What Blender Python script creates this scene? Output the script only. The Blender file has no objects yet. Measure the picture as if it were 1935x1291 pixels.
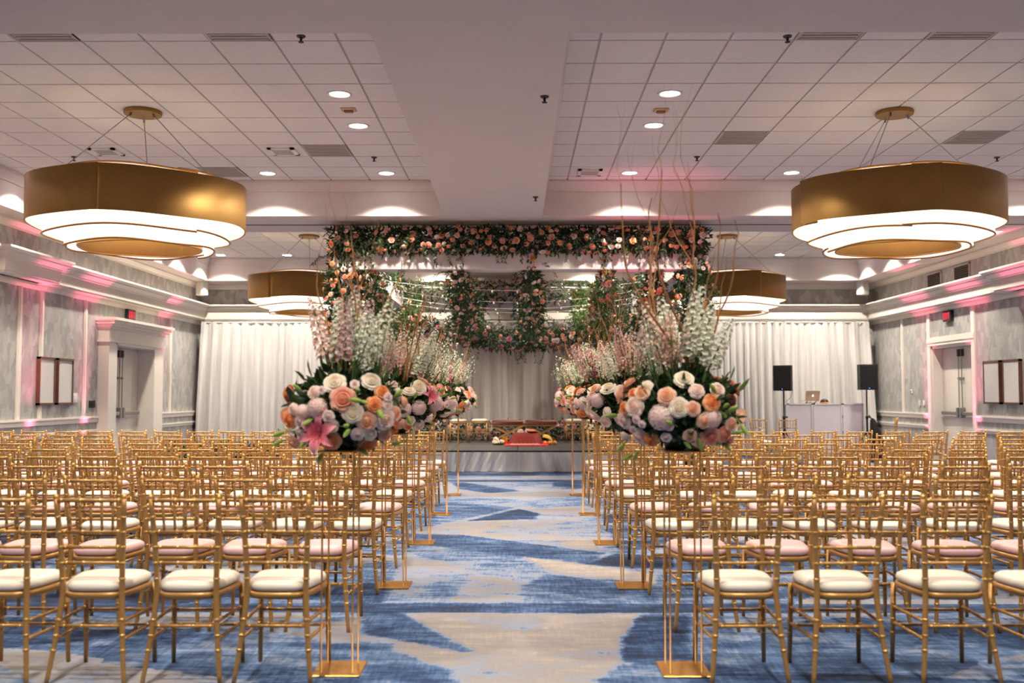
import bpy, math, random
import numpy as np
from mathutils import Vector, Matrix, Quaternion

R = math.radians
PI = math.pi
rng = random.Random(7)
nrg = np.random.default_rng(11)
scene = bpy.context.scene
COL = scene.collection

# ------------------------------------------------------------------ camera
EYE = Vector((0.0, 0.0, 1.43))
PITCH, YAW = R(3.03), R(0.32)
cam_data = bpy.data.cameras.new('camera')
cam_data.lens = 35.0
cam_data.sensor_width = 36.0
cam_data.clip_end = 200
cam_data.dof.use_dof = True
cam_data.dof.focus_distance = 10.0
cam_data.dof.aperture_fstop = 1.9
cam = bpy.data.objects.new('camera', cam_data)
COL.objects.link(cam)
cam.location = EYE
cam.rotation_euler = (R(90) + PITCH, 0, YAW)
scene.camera = cam

# ------------------------------------------------------------------ world, exposure
world = bpy.data.worlds.new('world')
scene.world = world
world.use_nodes = True
world.node_tree.nodes['Background'].inputs[0].default_value = (0.9, 0.82, 0.8, 1)
world.node_tree.nodes['Background'].inputs[1].default_value = 0.02
vs = scene.view_settings
vs.view_transform = 'Standard'
vs.look = 'None'
vs.gamma = 1.0
vs.use_curve_mapping = False
vs.exposure = 0.7
scene.cycles.max_bounces = 7
scene.cycles.diffuse_bounces = 4
scene.cycles.glossy_bounces = 3
scene.cycles.transmission_bounces = 3
scene.cycles.transparent_max_bounces = 6
scene.cycles.caustics_reflective = False
scene.cycles.caustics_refractive = False
scene.cycles.sample_clamp_indirect = 4.0

# light levels (all of them lamps the hall has)
DOWNLIGHT_W = 54.0
DOWNLIGHT_COLOR = (1.0, 0.915, 0.76)
PENDANT_GLOW = 0.62
PENDANT_COLOR = (1.0, 0.89, 0.76)
UPLIGHT_W = 560.0
UPLIGHT_COLOR = (1.0, 0.15, 0.30)

# ------------------------------------------------------------------ room sizes (metres)
XL, XR = -7.6, 8.47            # side walls
YB, YF = 23.7, -3.2            # back wall, wall behind the camera
ZS, ZC = 4.05, 4.58            # soffit, tile ceiling
CL0, CL1 = -7.15, -1.07        # left coffers
CR0, CR1 = 0.37, 7.85          # right coffers
BAYS = [(-2.6, 5.65), (7.1, 14.52), (15.96, 22.85)]

_right = Vector((math.cos(YAW), math.sin(YAW), 0))
_fwd = Vector((-math.sin(YAW) * math.cos(PITCH), math.cos(YAW) * math.cos(PITCH), math.sin(PITCH)))
_up = _right.cross(_fwd)
FPX = 35.0 / 36.0 * 1935.0

def ray(px, py):
    return _fwd + _right * ((px - 967.5) / FPX) + _up * ((645.5 - py) / FPX)

def at_y(px, py, Y):
    d = ray(px, py)
    return EYE + d * (Y / d.y)

def at_z(px, py, Z):
    d = ray(px, py)
    return EYE + d * ((Z - EYE.z) / d.z)

# ------------------------------------------------------------------ object helpers
class MB:
    """collects geometry and links it as one mesh object"""
    def __init__(self):
        self.v = []
        self.f = []
        self.m = []

    def add(self, verts, faces, mat=0):
        o = len(self.v)
        self.v.extend([tuple(p) for p in verts])
        self.f.extend([tuple(i + o for i in f) for f in faces])
        self.m.extend([mat] * len(faces))
        return self

    def box(self, x0, x1, y0, y1, z0, z1, mat=0):
        vs_ = [(x0, y0, z0), (x1, y0, z0), (x1, y1, z0), (x0, y1, z0), (x0, y0, z1), (x1, y0, z1), (x1, y1, z1), (x0, y1, z1)]
        return self.add(vs_, [(0, 3, 2, 1), (4, 5, 6, 7), (0, 1, 5, 4), (1, 2, 6, 5), (2, 3, 7, 6), (3, 0, 4, 7)], mat)

    def rbox(self, x0, x1, y0, y1, z0, z1, b, mat=0):
        """box with chamfered edges"""
        vs_, fs = [], []
        def corner(sx, sy, sz):
            x = (x0, x1)[sx]; y = (y0, y1)[sy]; z = (z0, z1)[sz]
            dx = b if sx == 0 else -b; dy = b if sy == 0 else -b; dz = b if sz == 0 else -b
            i = len(vs_)
            vs_.extend([(x, y + dy, z + dz), (x + dx, y, z + dz), (x + dx, y + dy, z)])
            return i
        c = {(i, j, k): corner(i, j, k) for i in (0, 1) for j in (0, 1) for k in (0, 1)}
        fs.append([c[0, 0, 0], c[0, 0, 1], c[0, 1, 1], c[0, 1, 0]])
        fs.append([c[1, 0, 0], c[1, 1, 0], c[1, 1, 1], c[1, 0, 1]])
        fs.append([c[0, 0, 0] + 1, c[1, 0, 0] + 1, c[1, 0, 1] + 1, c[0, 0, 1] + 1])
        fs.append([c[0, 1, 0] + 1, c[0, 1, 1] + 1, c[1, 1, 1] + 1, c[1, 1, 0] + 1])
        fs.append([c[0, 0, 0] + 2, c[0, 1, 0] + 2, c[1, 1, 0] + 2, c[1, 0, 0] + 2])
        fs.append([c[0, 0, 1] + 2, c[1, 0, 1] + 2, c[1, 1, 1] + 2, c[0, 1, 1] + 2])
        for (i, j) in ((0, 0), (0, 1), (1, 0), (1, 1)):
            a, d = c[i, j, 0], c[i, j, 1]
            fs.append([a, a + 1, d + 1, d])
            a, d = c[i, 0, j], c[i, 1, j]
            fs.append([a, a + 2, d + 2, d])
            a, d = c[0, i, j], c[1, i, j]
            fs.append([a + 1, a + 2, d + 2, d + 1])
        for k in c.values():
            fs.append([k, k + 1, k + 2])
        return self.add(vs_, fs, mat)

    def tube(self, pts, rad, n=8, caps=True, mat=0):
        pts = [Vector(p) for p in pts]
        if not hasattr(rad, '__len__'):
            rad = [rad] * len(pts)
        vs_, fs = [], []
        up = None
        for i, p in enumerate(pts):
            if i == 0: t = pts[1] - p
            elif i == len(pts) - 1: t = p - pts[i - 1]
            else: t = (pts[i + 1] - pts[i - 1])
            t = t.normalized() if t.length > 1e-9 else Vector((0, 0, 1))
            if up is None:
                up = Vector((0, 0, 1)) if abs(t.z) < 0.9 else Vector((1, 0, 0))
            a = t.cross(up)
            if a.length < 1e-6: a = t.cross(Vector((1, 0, 0)))
            a.normalize()
            b_ = a.cross(t).normalized()
            up = b_
            for k in range(n):
                q = 2 * PI * k / n
                vs_.append(p + a * (math.cos(q) * rad[i]) + b_ * (math.sin(q) * rad[i]))
        for i in range(len(pts) - 1):
            for k in range(n):
                k2 = (k + 1) % n
                fs.append((i * n + k, i * n + k2, (i + 1) * n + k2, (i + 1) * n + k))
        if caps:
            fs.append(tuple(range(n))[::-1] if False else tuple(range(n)))
            L = (len(pts) - 1) * n
            fs.append(tuple(L + k for k in range(n))[::-1])
        return self.add(vs_, fs, mat)

    def lathe(self, prof, n=24, c=(0, 0, 0), mat=0):
        vs_, fs = [], []
        for (r, z) in prof:
            for k in range(n):
                q = 2 * PI * k / n
                vs_.append((c[0] + r * math.cos(q), c[1] + r * math.sin(q), c[2] + z))
        for i in range(len(prof) - 1):
            for k in range(n):
                k2 = (k + 1) % n
                fs.append((i * n + k, i * n + k2, (i + 1) * n + k2, (i + 1) * n + k))
        if prof[0][0] > 1e-6: fs.append(tuple(range(n))[::-1])
        if prof[-1][0] > 1e-6:
            L = (len(prof) - 1) * n
            fs.append(tuple(L + k for k in range(n)))
        return self.add(vs_, fs, mat)

    def grid(self, P, mat=0, close_u=False):
        """P: list of rows of points"""
        nu, nv = len(P), len(P[0])
        vs_ = [p for row in P for p in row]
        fs = []
        for i in range(nu if close_u else nu - 1):
            i2 = (i + 1) % nu
            for j in range(nv - 1):
                fs.append((i * nv + j, i2 * nv + j, i2 * nv + j + 1, i * nv + j + 1))
        return self.add(vs_, fs, mat)

    def prism(self, poly, a, b, axis, mat=0):
        """extrude 2D poly along axis from a to b. axis 'x': poly=(y,z); 'y': (x,z); 'z': (x,y)"""
        def p3(q, t):
            if axis == 'x': return (t, q[0], q[1])
            if axis == 'y': return (q[0], t, q[1])
            return (q[0], q[1], t)
        n = len(poly)
        vs_ = [p3(q, a) for q in poly] + [p3(q, b) for q in poly]
        fs = [tuple(range(n))[::-1], tuple(range(n, 2 * n))]
        for i in range(n):
            j = (i + 1) % n
            fs.append((i, j, n + j, n + i))
        return self.add(vs_, fs, mat)

    def mesh(self, name, mats, smooth=False, fix=True):
        me = bpy.data.meshes.new(name)
        me.from_pydata([tuple(p) for p in self.v], [], self.f)
        if not isinstance(mats, (list, tuple)): mats = [mats]
        for m_ in mats: me.materials.append(m_)
        if len(mats) > 1: me.polygons.foreach_set('material_index', self.m)
        if smooth: me.polygons.foreach_set('use_smooth', [True] * len(self.f))
        me.update()
        return me

    def build(self, name, mats, parent=None, smooth=False):
        return link(name, self.mesh(name, mats, smooth), parent)

def link(name, data, parent=None):
    o = bpy.data.objects.new(name, data)
    COL.objects.link(o)
    if parent is not None: o.parent = parent
    return o

def fixnormals(me):
    import bmesh
    bm = bmesh.new(); bm.from_mesh(me)
    bmesh.ops.recalc_face_normals(bm, faces=bm.faces)
    bm.to_mesh(me); bm.free()

def tag(o, label=None, cat=None, group=None, kind=None):
    if label: o['label'] = label
    if cat: o['category'] = cat
    if group: o['group'] = group
    if kind: o['kind'] = kind
    return o

def thing(name, label, cat, loc=(0, 0, 0), rz=0.0, group=None):
    o = link(name, None)
    o.empty_display_size = 0.1
    o.location = loc
    o.rotation_euler = (0, 0, rz)
    return tag(o, label, cat, group)

def struct(name, mb, mat, parent=None, smooth=False):
    o = mb.build(name, mat, parent, smooth)
    fixnormals(o.data)
    if parent is None: o['kind'] = 'structure'
    return o

ORD = ['first', 'second', 'third', 'fourth', 'fifth', 'sixth', 'seventh', 'eighth', 'ninth', 'tenth', 'eleventh', 'twelfth', 'thirteenth', 'fourteenth', 'fifteenth', 'sixteenth']

# ------------------------------------------------------------------ materials
class NT:
    def __init__(self, name):
        self.mat = bpy.data.materials.new(name)
        self.mat.use_nodes = True
        self.t = self.mat.node_tree
        self.b = self.t.nodes['Principled BSDF']
    def n(self, typ, **kw):
        nd = self.t.nodes.new(typ)
        for k, v in kw.items(): setattr(nd, k, v)
        return nd
    def l(self, a, b):
        self.t.links.new(a, b)
    def val(self, sock, v):
        if hasattr(v, 'is_linked') or isinstance(v, bpy.types.NodeSocket): self.l(v, sock)
        else: sock.default_value = v
    def math(self, op, a, b=None, c=None, clamp=False):
        nd = self.n('ShaderNodeMath', operation=op); nd.use_clamp = clamp
        self.val(nd.inputs[0], a)
        if b is not None: self.val(nd.inputs[1], b)
        if c is not None: self.val(nd.inputs[2], c)
        return nd.outputs[0]
    def coord(self, which='Object'):
        return self.n('ShaderNodeTexCoord').outputs[which]
    def mapping(self, vec, scale=(1, 1, 1), rot=(0, 0, 0), loc=(0, 0, 0)):
        nd = self.n('ShaderNodeMapping')
        self.l(vec, nd.inputs[0])
        nd.inputs['Location'].default_value = loc
        nd.inputs['Rotation'].default_value = rot
        nd.inputs['Scale'].default_value = scale
        return nd.outputs[0]
    def noise(self, vec, scale=5.0, detail=3.0, rough=0.55, out='Fac'):
        nd = self.n('ShaderNodeTexNoise')
        if vec is not None: self.l(vec, nd.inputs['Vector'])
        nd.inputs['Scale'].default_value = scale
        nd.inputs['Detail'].default_value = detail
        nd.inputs['Roughness'].default_value = rough
        return nd.outputs[out]
    def ramp(self, fac, stops, interp='LINEAR'):
        nd = self.n('ShaderNodeValToRGB')
        cr = nd.color_ramp; cr.interpolation = interp
        while len(cr.elements) > 1: cr.elements.remove(cr.elements[-1])
        cr.elements[0].position = stops[0][0]; cr.elements[0].color = (*stops[0][1], 1)
        for p, c in stops[1:]:
            e = cr.elements.new(p); e.color = (*c, 1)
        self.val(nd.inputs[0], fac)
        return nd.outputs[0]
    def mix(self, fac, a, b, blend='MIX'):
        nd = self.n('ShaderNodeMix', data_type='RGBA', blend_type=blend)
        self.val(nd.inputs[0], fac)
        for s, v in ((nd.inputs[6], a), (nd.inputs[7], b)):
            if isinstance(v, tuple): s.default_value = (*v, 1) if len(v) == 3 else v
            else: self.l(v, s)
        return nd.outputs[2]
    def mixv(self, fac, a, b):
        nd = self.n('ShaderNodeMix', data_type='FLOAT')
        self.val(nd.inputs[0], fac); self.val(nd.inputs[2], a); self.val(nd.inputs[3], b)
        return nd.outputs[0]
    def bump(self, h, strength=0.2, dist=0.01):
        nd = self.n('ShaderNodeBump')
        nd.inputs['Strength'].default_value = strength
        nd.inputs['Distance'].default_value = dist
        self.l(h, nd.inputs['Height'])
        self.l(nd.outputs[0], self.b.inputs['Normal'])
    def col(self, v):
        if isinstance(v, tuple): self.b.inputs['Base Color'].default_value = (*v, 1)
        else: self.l(v, self.b.inputs['Base Color'])
    def set(self, **kw):
        for k, v in kw.items():
            s = self.b.inputs[k.replace('_', ' ')]
            self.val(s, v)
        return self

def lin(r, g, b):
    f = lambda c: (c / 255 / 12.92) if c / 255 <= 0.04045 else ((c / 255 + 0.055) / 1.055) ** 2.4
    return (f(r), f(g), f(b))

def plain(name, rgb, rough=0.5, metal=0.0, var=0.06, scale=6.0, bump=0.0, **kw):
    """base colour with faint procedural variation"""
    m = NT(name)
    co = m.coord('Object')
    nz = m.noise(co, scale, 3)
    a = tuple(max(0, c * (1 - var)) for c in rgb); b = tuple(min(1, c * (1 + var)) for c in rgb)
    m.col(m.ramp(nz, [(0.3, a), (0.7, b)]))
    m.set(Roughness=rough, Metallic=metal, **kw)
    if bump: m.bump(m.noise(co, scale * 12, 2), bump, 0.004)
    return m.mat

def emis(name, rgb, strength):
    m = NT(name)
    m.col(rgb)
    m.b.inputs['Emission Color'].default_value = (*rgb, 1)
    m.b.inputs['Emission Strength'].default_value = strength
    return m.mat

M = {}
M['paint'] = plain('ceiling_paint', lin(216, 202, 197), 0.75, var=0.015, scale=3, bump=0.03)
M['trim'] = plain('trim_paint', lin(226, 216, 206), 0.42, var=0.015, scale=4)
M['tile'] = plain('ceiling_tile', lin(226, 217, 214), 0.85, var=0.02, scale=9, bump=0.12)
M['tbar'] = plain('ceiling_grid', lin(186, 172, 168), 0.6, var=0.03)
M['dark_gap'] = plain('dark_gap', lin(38, 32, 30), 0.8)
M['vent'] = plain('vent_metal', lin(182, 172, 164), 0.5, var=0.04)
M['vent_dark'] = plain('vent_dark', lin(70, 58, 52), 0.6)
M['gold_brushed'] = plain('brushed_gold_metal', lin(150, 112, 58), 0.5, 0.7, var=0.05, scale=3)
M['gold_inner'] = plain('gold_lining', lin(214, 166, 92), 0.4, 0.4, var=0.03)
M['gold_trim'] = plain('gold_piping', lin(170, 124, 64), 0.4, 0.5)
M['chair_gold'] = plain('gold_chair_paint', lin(192, 143, 82), 0.34, 0.42, var=0.05, scale=14)
M['chair_ring'] = plain('gold_chair_ring', lin(226, 176, 100), 0.26, 0.6, var=0.03)
M['stand_gold'] = plain('gold_stand_metal', lin(190, 138, 74), 0.32, 0.7, var=0.06, scale=8)
M['cushion_cream'] = plain('cream_vinyl', lin(238, 226, 210), 0.38, var=0.02, scale=8)
M['cushion_pink'] = plain('pink_satin', lin(238, 192, 190), 0.42, var=0.02, scale=8)
M['black'] = plain('black_plastic', lin(18, 17, 18), 0.55, var=0.2, scale=20)
M['grille'] = plain('speaker_grille', lin(14, 14, 15), 0.7, var=0.3, scale=200)
M['steel'] = plain('satin_steel', lin(150, 148, 146), 0.35, 0.85)
M['white_plastic'] = plain('white_plastic', lin(226, 222, 218), 0.45, var=0.02)
M['door'] = plain('door_paint', lin(216, 206, 196), 0.45, var=0.012, scale=2)
M['white_panel'] = plain('white_facade_fabric', lin(228, 222, 228), 0.6, var=0.02)
M['wood_frame'] = plain('dark_wood_frame', lin(96, 60, 44), 0.45, var=0.15, scale=10)
M['canvas'] = plain('white_textured_canvas', lin(206, 200, 198), 0.8, var=0.07, scale=60, bump=0.5)
M['stage_top'] = plain('stage_carpet', lin(74, 68, 66), 0.9, var=0.15, scale=30, bump=0.2)
M['blush_velvet'] = plain('blush_velvet', lin(180, 120, 104), 0.85, var=0.05, Sheen_Weight=0.1)
M['wood_leg'] = plain('light_wood', lin(170, 132, 86), 0.5, var=0.12, scale=12)
M['glow_lens'] = emis('downlight_lens', (1.0, 0.95, 0.9), 14.0)
M['exit_red'] = emis('exit_red', lin(255, 24, 70), 0.6)
M['led_blue'] = emis('speaker_led', lin(60, 120, 255), 6.0)
M['bulb'] = emis('tiny_bulb', lin(255, 236, 214), 0.35)
M['laptop'] = plain('laptop_lid', lin(166, 142, 124), 0.4, 0.3)
M['laptop_logo'] = emis('laptop_emblem', (1, 0.95, 0.9), 1.5)

def m_glow():
    m = NT('pendant_fabric')
    co = m.coord('Object')
    nz = m.noise(m.mapping(co, (40, 40, 0.6)), 1.0, 3)
    c = m.ramp(nz, [(0.3, (0.93, 0.90, 0.88)), (0.7, (1, 0.98, 0.95))])
    m.col(c)
    m.b.inputs['Emission Color'].default_value = (*PENDANT_COLOR, 1)
    pl = m.noise(m.mapping(co, (26, 26, 0.3)), 1.0, 4, 0.7)
    m.l(m.math('MULTIPLY', m.math('ADD', pl, 0.5), PENDANT_GLOW), m.b.inputs['Emission Strength'])
    m.set(Roughness=0.8)
    return m.mat
M['glow_fabric'] = m_glow()

def m_wallpaper():
    m = NT('leafy_grey_wallpaper')
    co = m.coord('Object')
    geo = m.n('ShaderNodeNewGeometry')
    # one coordinate along the wall, one up it
    sp = m.n('ShaderNodeSeparateXYZ'); m.l(co, sp.inputs[0])
    along = m.math('ADD', sp.outputs[0], sp.outputs[1])
    cb = m.n('ShaderNodeCombineXYZ'); m.l(along, cb.inputs[0]); m.l(sp.outputs[2], cb.inputs[1])
    warp = m.noise(cb.outputs[0], 5.0, 2, out='Color')
    vm = m.n('ShaderNodeVectorMath', operation='MULTIPLY_ADD')
    m.l(warp, vm.inputs[0]); vm.inputs[1].default_value = (0.16, 0.14, 0); m.l(cb.outputs[0], vm.inputs[2])
    vec = m.mapping(vm.outputs[0], (11.0, 5.5, 1), (0, 0, R(24)))
    vo = m.n('ShaderNodeTexVoronoi', voronoi_dimensions='2D', feature='F1')
    m.l(vec, vo.inputs['Vector']); vo.inputs['Scale'].default_value = 1.0
    sc = m.n('ShaderNodeSeparateColor'); m.l(vo.outputs['Color'], sc.inputs[0])
    leaf = m.ramp(sc.outputs[0], [(0.3, (0, 0, 0)), (0.8, (1, 1, 1))])
    fine = m.noise(m.mapping(cb.outputs[0], (60, 8, 1)), 1.0, 2)
    base = m.ramp(fine, [(0.3, lin(144, 142, 141)), (0.7, lin(158, 156, 154))])
    hi = m.ramp(fine, [(0.3, lin(168, 166, 164)), (0.7, lin(184, 181, 178))])
    m.col(m.mix(leaf, base, hi))
    m.set(Roughness=m.mixv(leaf, 0.62, 0.42), Metallic=m.mixv(leaf, 0.0, 0.15))
    return m.mat
M['wallpaper'] = m_wallpaper()

def m_satin(name, a, b, rough=0.34):
    m = NT(name)
    co = m.coord('Object')
    nz = m.noise(m.mapping(co, (14, 14, 0.5)), 1.0, 4)
    m.col(m.ramp(nz, [(0.3, a), (0.7, b)]))
    cr = m.noise(m.mapping(co, (16, 16, 2.2)), 1.0, 5, 0.65)
    m.bump(cr, 0.8, 0.04)
    m.set(Roughness=rough, Sheen_Weight=0.3)
    return m.mat
M['drape'] = m_satin('white_satin', lin(196, 192, 190), lin(226, 222, 220))
M['drape_sheer'] = m_satin('grey_sheer', lin(170, 162, 158), lin(204, 197, 193), 0.6)
M['skirt'] = m_satin('stage_skirt_cloth', lin(226, 222, 220), lin(240, 237, 235), 0.6)
M['beam_cloth'] = plain('white_stretch_cloth', lin(226, 214, 213), 0.85, var=0.02, scale=2)

# carpet -------------------------------------------------------------------
def shard(pts):
    """pixels of the photograph -> convex polygon in floor metres, anticlockwise"""
    P = [at_z(x, y, 0) for x, y in pts]
    P = [(p.x, p.y) for p in P]
    area = sum(P[i][0] * P[(i + 1) % len(P)][1] - P[(i + 1) % len(P)][0] * P[i][1] for i in range(len(P)))
    return P if area > 0 else P[::-1]

C7 = lambda pts: [(700 + x / 3.141, 880 + y / 3.141) for x, y in pts]
# woven shapes of the aisle carpet: (outline, tone)  tone 0 navy .. 0.5 pale blue .. 1 pale grey
SHARDS = [
    (C7([(-900, 150), (2600, 150), (2600, 820), (-900, 820)]), 0.62, 0.2),
    (C7([(420, 60), (1280, 60), (1620, 820), (60, 820)]), 0.70, 0.5),
    (C7([(-900, 880), (2600, 880), (2600, 1320), (-900, 1320)]), 0.6, 0.15),
    (C7([(100, 880), (1600, 880), (1560, 1320), (160, 1320)]), 0.80, 0.8),
    (C7([(-60, 780), (-60, 1000), (540, 1112), (630, 1105), (200, 872)]), 0.24),
    (C7([(-60, 1040), (150, 1085), (480, 1215), (560, 1330), (-60, 1330)]), 0.36),
    (C7([(-60, 1180), (300, 1190), (460, 1330), (-60, 1330)]), 0.24),
    (C7([(1585, 885), (1900, 880), (1900, 1200), (1480, 1170), (1470, 1040)]), 0.17),
    (C7([(1480, 1170), (1900, 1200), (1900, 1330), (1240, 1330)]), 0.34),
    (C7([(455, 885), (1030, 885), (1025, 990), (950, 1000), (480, 900)]), 0.60),
    (C7([(1000, 1030), (1460, 1120), (1470, 1150), (1200, 1080)]), 0.52),
    (C7([(150, 500), (480, 590), (900, 700), (1000, 560), (640, 460), (300, 440)]), 0.42),
    (C7([(480, 590), (880, 590), (1100, 640), (1240, 690), (900, 712)]), 0.46),
    (C7([(1050, 640), (1696, 730), (1696, 815), (1390, 815), (900, 712)]), 0.27),
    (C7([(100, 400), (560, 410), (1400, 520), (1300, 590), (700, 520), (380, 480)]), 0.26),
    (C7([(1270, 588), (1440, 522), (1800, 540), (1800, 615), (1500, 605)]), 0.12),
    (C7([(900, 540), (1290, 590), (1696, 640), (1696, 710), (1060, 620)]), 0.80),
    (C7([(410, 370), (720, 302), (860, 340), (640, 402)]), 0.72),
    (C7([(560, 330), (880, 255), (1010, 285), (980, 318)]), 0.15),
    (C7([(1100, 460), (1290, 430), (1500, 470), (1280, 500)]), 0.72),
    (C7([(60, 300), (400, 210), (900, 250), (560, 320), (260, 390)]), 0.34),
    (C7([(480, 100), (560, 100), (900, 150), (700, 165), (520, 140)]), 0.25),
    (C7([(880, 210), (1280, 180), (1290, 235), (1000, 255)]), 0.40),
    (C7([(1080, 100), (1260, 95), (1270, 130), (1080, 125)]), 0.22),
    (C7([(620, 640), (880, 690), (910, 815), (460, 815), (560, 700)]), 0.60),
]

def m_carpet():
    m = NT('blue_grey_carpet')
    co = m.coord('Object')
    warp = m.noise(co, 16.0, 4, 0.7, out='Color')
    vm = m.n('ShaderNodeVectorMath', operation='MULTIPLY_ADD')
    m.l(warp, vm.inputs[0]); vm.inputs[1].default_value = (0.11, 0.11, 0)
    off = m.n('ShaderNodeVectorMath', operation='ADD')
    m.l(co, off.inputs[0]); off.inputs[1].default_value = (-0.055, -0.055, 0)
    m.l(off.outputs[0], vm.inputs[2])
    P = vm.outputs[0]
    tones = []
    for sc_, rot in (((0.62, 1.5, 1), 24), ((0.5, 1.25, 1), -31)):
        vo = m.n('ShaderNodeTexVoronoi', voronoi_dimensions='2D', feature='F1')
        m.l(m.mapping(P, sc_, (0, 0, R(rot))), vo.inputs['Vector']); vo.inputs['Scale'].default_value = 1.0
        s = m.n('ShaderNodeSeparateColor'); m.l(vo.outputs['Color'], s.inputs[0])
        tones.append(s.outputs[0])
    tone = m.math('ADD', m.math('MULTIPLY', tones[0], 0.42), m.math('MULTIPLY', tones[1], 0.42))
    tone = m.math('ADD', tone, -0.12)
    for poly, tv, *wt in SHARDS:
        pts = shard(poly)
        mn = None
        for i in range(len(pts)):
            (ax, ay), (bx, by) = pts[i], pts[(i + 1) % len(pts)]
            dx, dy = bx - ax, by - ay
            L = math.hypot(dx, dy)
            if L < 1e-4: continue
            nx, ny = -dy / L, dx / L
            dt = m.n('ShaderNodeVectorMath', operation='DOT_PRODUCT')
            m.l(P, dt.inputs[0]); dt.inputs[1].default_value = (nx, ny, 0)
            d = m.math('SUBTRACT', dt.outputs['Value'], nx * ax + ny * ay)
            mn = d if mn is None else m.math('MINIMUM', mn, d)
        mr = m.n('ShaderNodeMapRange'); mr.interpolation_type = 'SMOOTHSTEP'
        m.l(mn, mr.inputs[0]); mr.inputs[1].default_value = -0.03; mr.inputs[2].default_value = 0.05
        k = m.math('MULTIPLY', mr.outputs[0], wt[0]) if wt else mr.outputs[0]
        tone = m.mixv(k, tone, tv)
    # straight navy bands across the carpet
    sp = m.n('ShaderNodeSeparateXYZ'); m.l(co, sp.inputs[0])
    for (ya, yb) in ((at_z(978, 1158, 0).y, at_z(978, 1141, 0).y), (at_z(978, 911, 0).y, at_z(978, 907, 0).y)):
        e = m.math('ABSOLUTE', m.math('SUBTRACT', sp.outputs[1], (ya + yb) / 2))
        k = m.math('LESS_THAN', e, (yb - ya) / 2)
        tone = m.mixv(k, tone, 0.2)
    # brush strokes: large soft drift, streaks along both weave directions
    drift = m.noise(co, 1.6, 4, 0.6)
    sx = m.noise(m.mapping(co, (4, 46, 1)), 1.0, 5, 0.75)
    sy = m.noise(m.mapping(co, (46, 4, 1)), 1.0, 5, 0.75)
    patch = m.noise(m.mapping(co, (3, 7, 1)), 1.0, 5, 0.7)
    p2 = m.noise(m.mapping(co, (1.6, 6.5, 1), (0, 0, R(24))), 1.0, 6, 0.72)
    tone = m.math('ADD', tone, m.math('MULTIPLY', m.math('SUBTRACT', p2, 0.5), 0.75))
    t = m.math('ADD', tone, m.math('MULTIPLY', m.math('SUBTRACT', drift, 0.5), 0.42))
    t = m.math('ADD', t, m.math('MULTIPLY', m.math('SUBTRACT', sx, 0.5), 0.62))
    t = m.math('ADD', t, m.math('MULTIPLY', m.math('SUBTRACT', sy, 0.5), 0.50))
    t = m.math('ADD', t, m.math('MULTIPLY', m.math('SUBTRACT', patch, 0.5), 0.55))
    c = m.ramp(t, [(0.02, lin(18, 29, 54)), (0.2, lin(34, 60, 102)), (0.38, lin(82, 110, 152)), (0.5, lin(142, 152, 176)), (0.62, lin(146, 139, 141)), (0.8, lin(160, 149, 145)), (1.0, lin(180, 168, 161))])
    m.col(c)
    m.set(Roughness=0.95)
    m.bump(m.noise(co, 260, 2), 0.25, 0.004)
    return m.mat
M['carpet'] = m_carpet()

def m_leaf(name, a, b, c):
    m = NT(name)
    g = m.n('ShaderNodeNewGeometry')
    m.col(m.ramp(g.outputs['Random Per Island'], [(0.0, a), (0.6, b), (1.0, c)]))
    m.set(Roughness=0.42)
    tr = m.n('ShaderNodeBsdfTranslucent'); tr.inputs[0].default_value = (*[min(1, x * 1.6) for x in b], 1)
    mx = m.n('ShaderNodeMixShader'); mx.inputs[0].default_value = 0.18
    m.l(m.b.outputs[0], mx.inputs[1]); m.l(tr.outputs[0], mx.inputs[2])
    m.l(mx.outputs[0], m.t.nodes['Material Output'].inputs[0])
    return m.mat
M['leaf'] = m_leaf('dark_green_leaf', lin(22, 36, 20), lin(44, 66, 34), lin(86, 108, 60))
M['leaf_bright'] = m_leaf('fresh_and_lit_leaf', lin(40, 62, 28), lin(72, 98, 46), lin(120, 140, 80))  # lighter green: fresh sprigs, and swag leaves coloured as if lit

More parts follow.
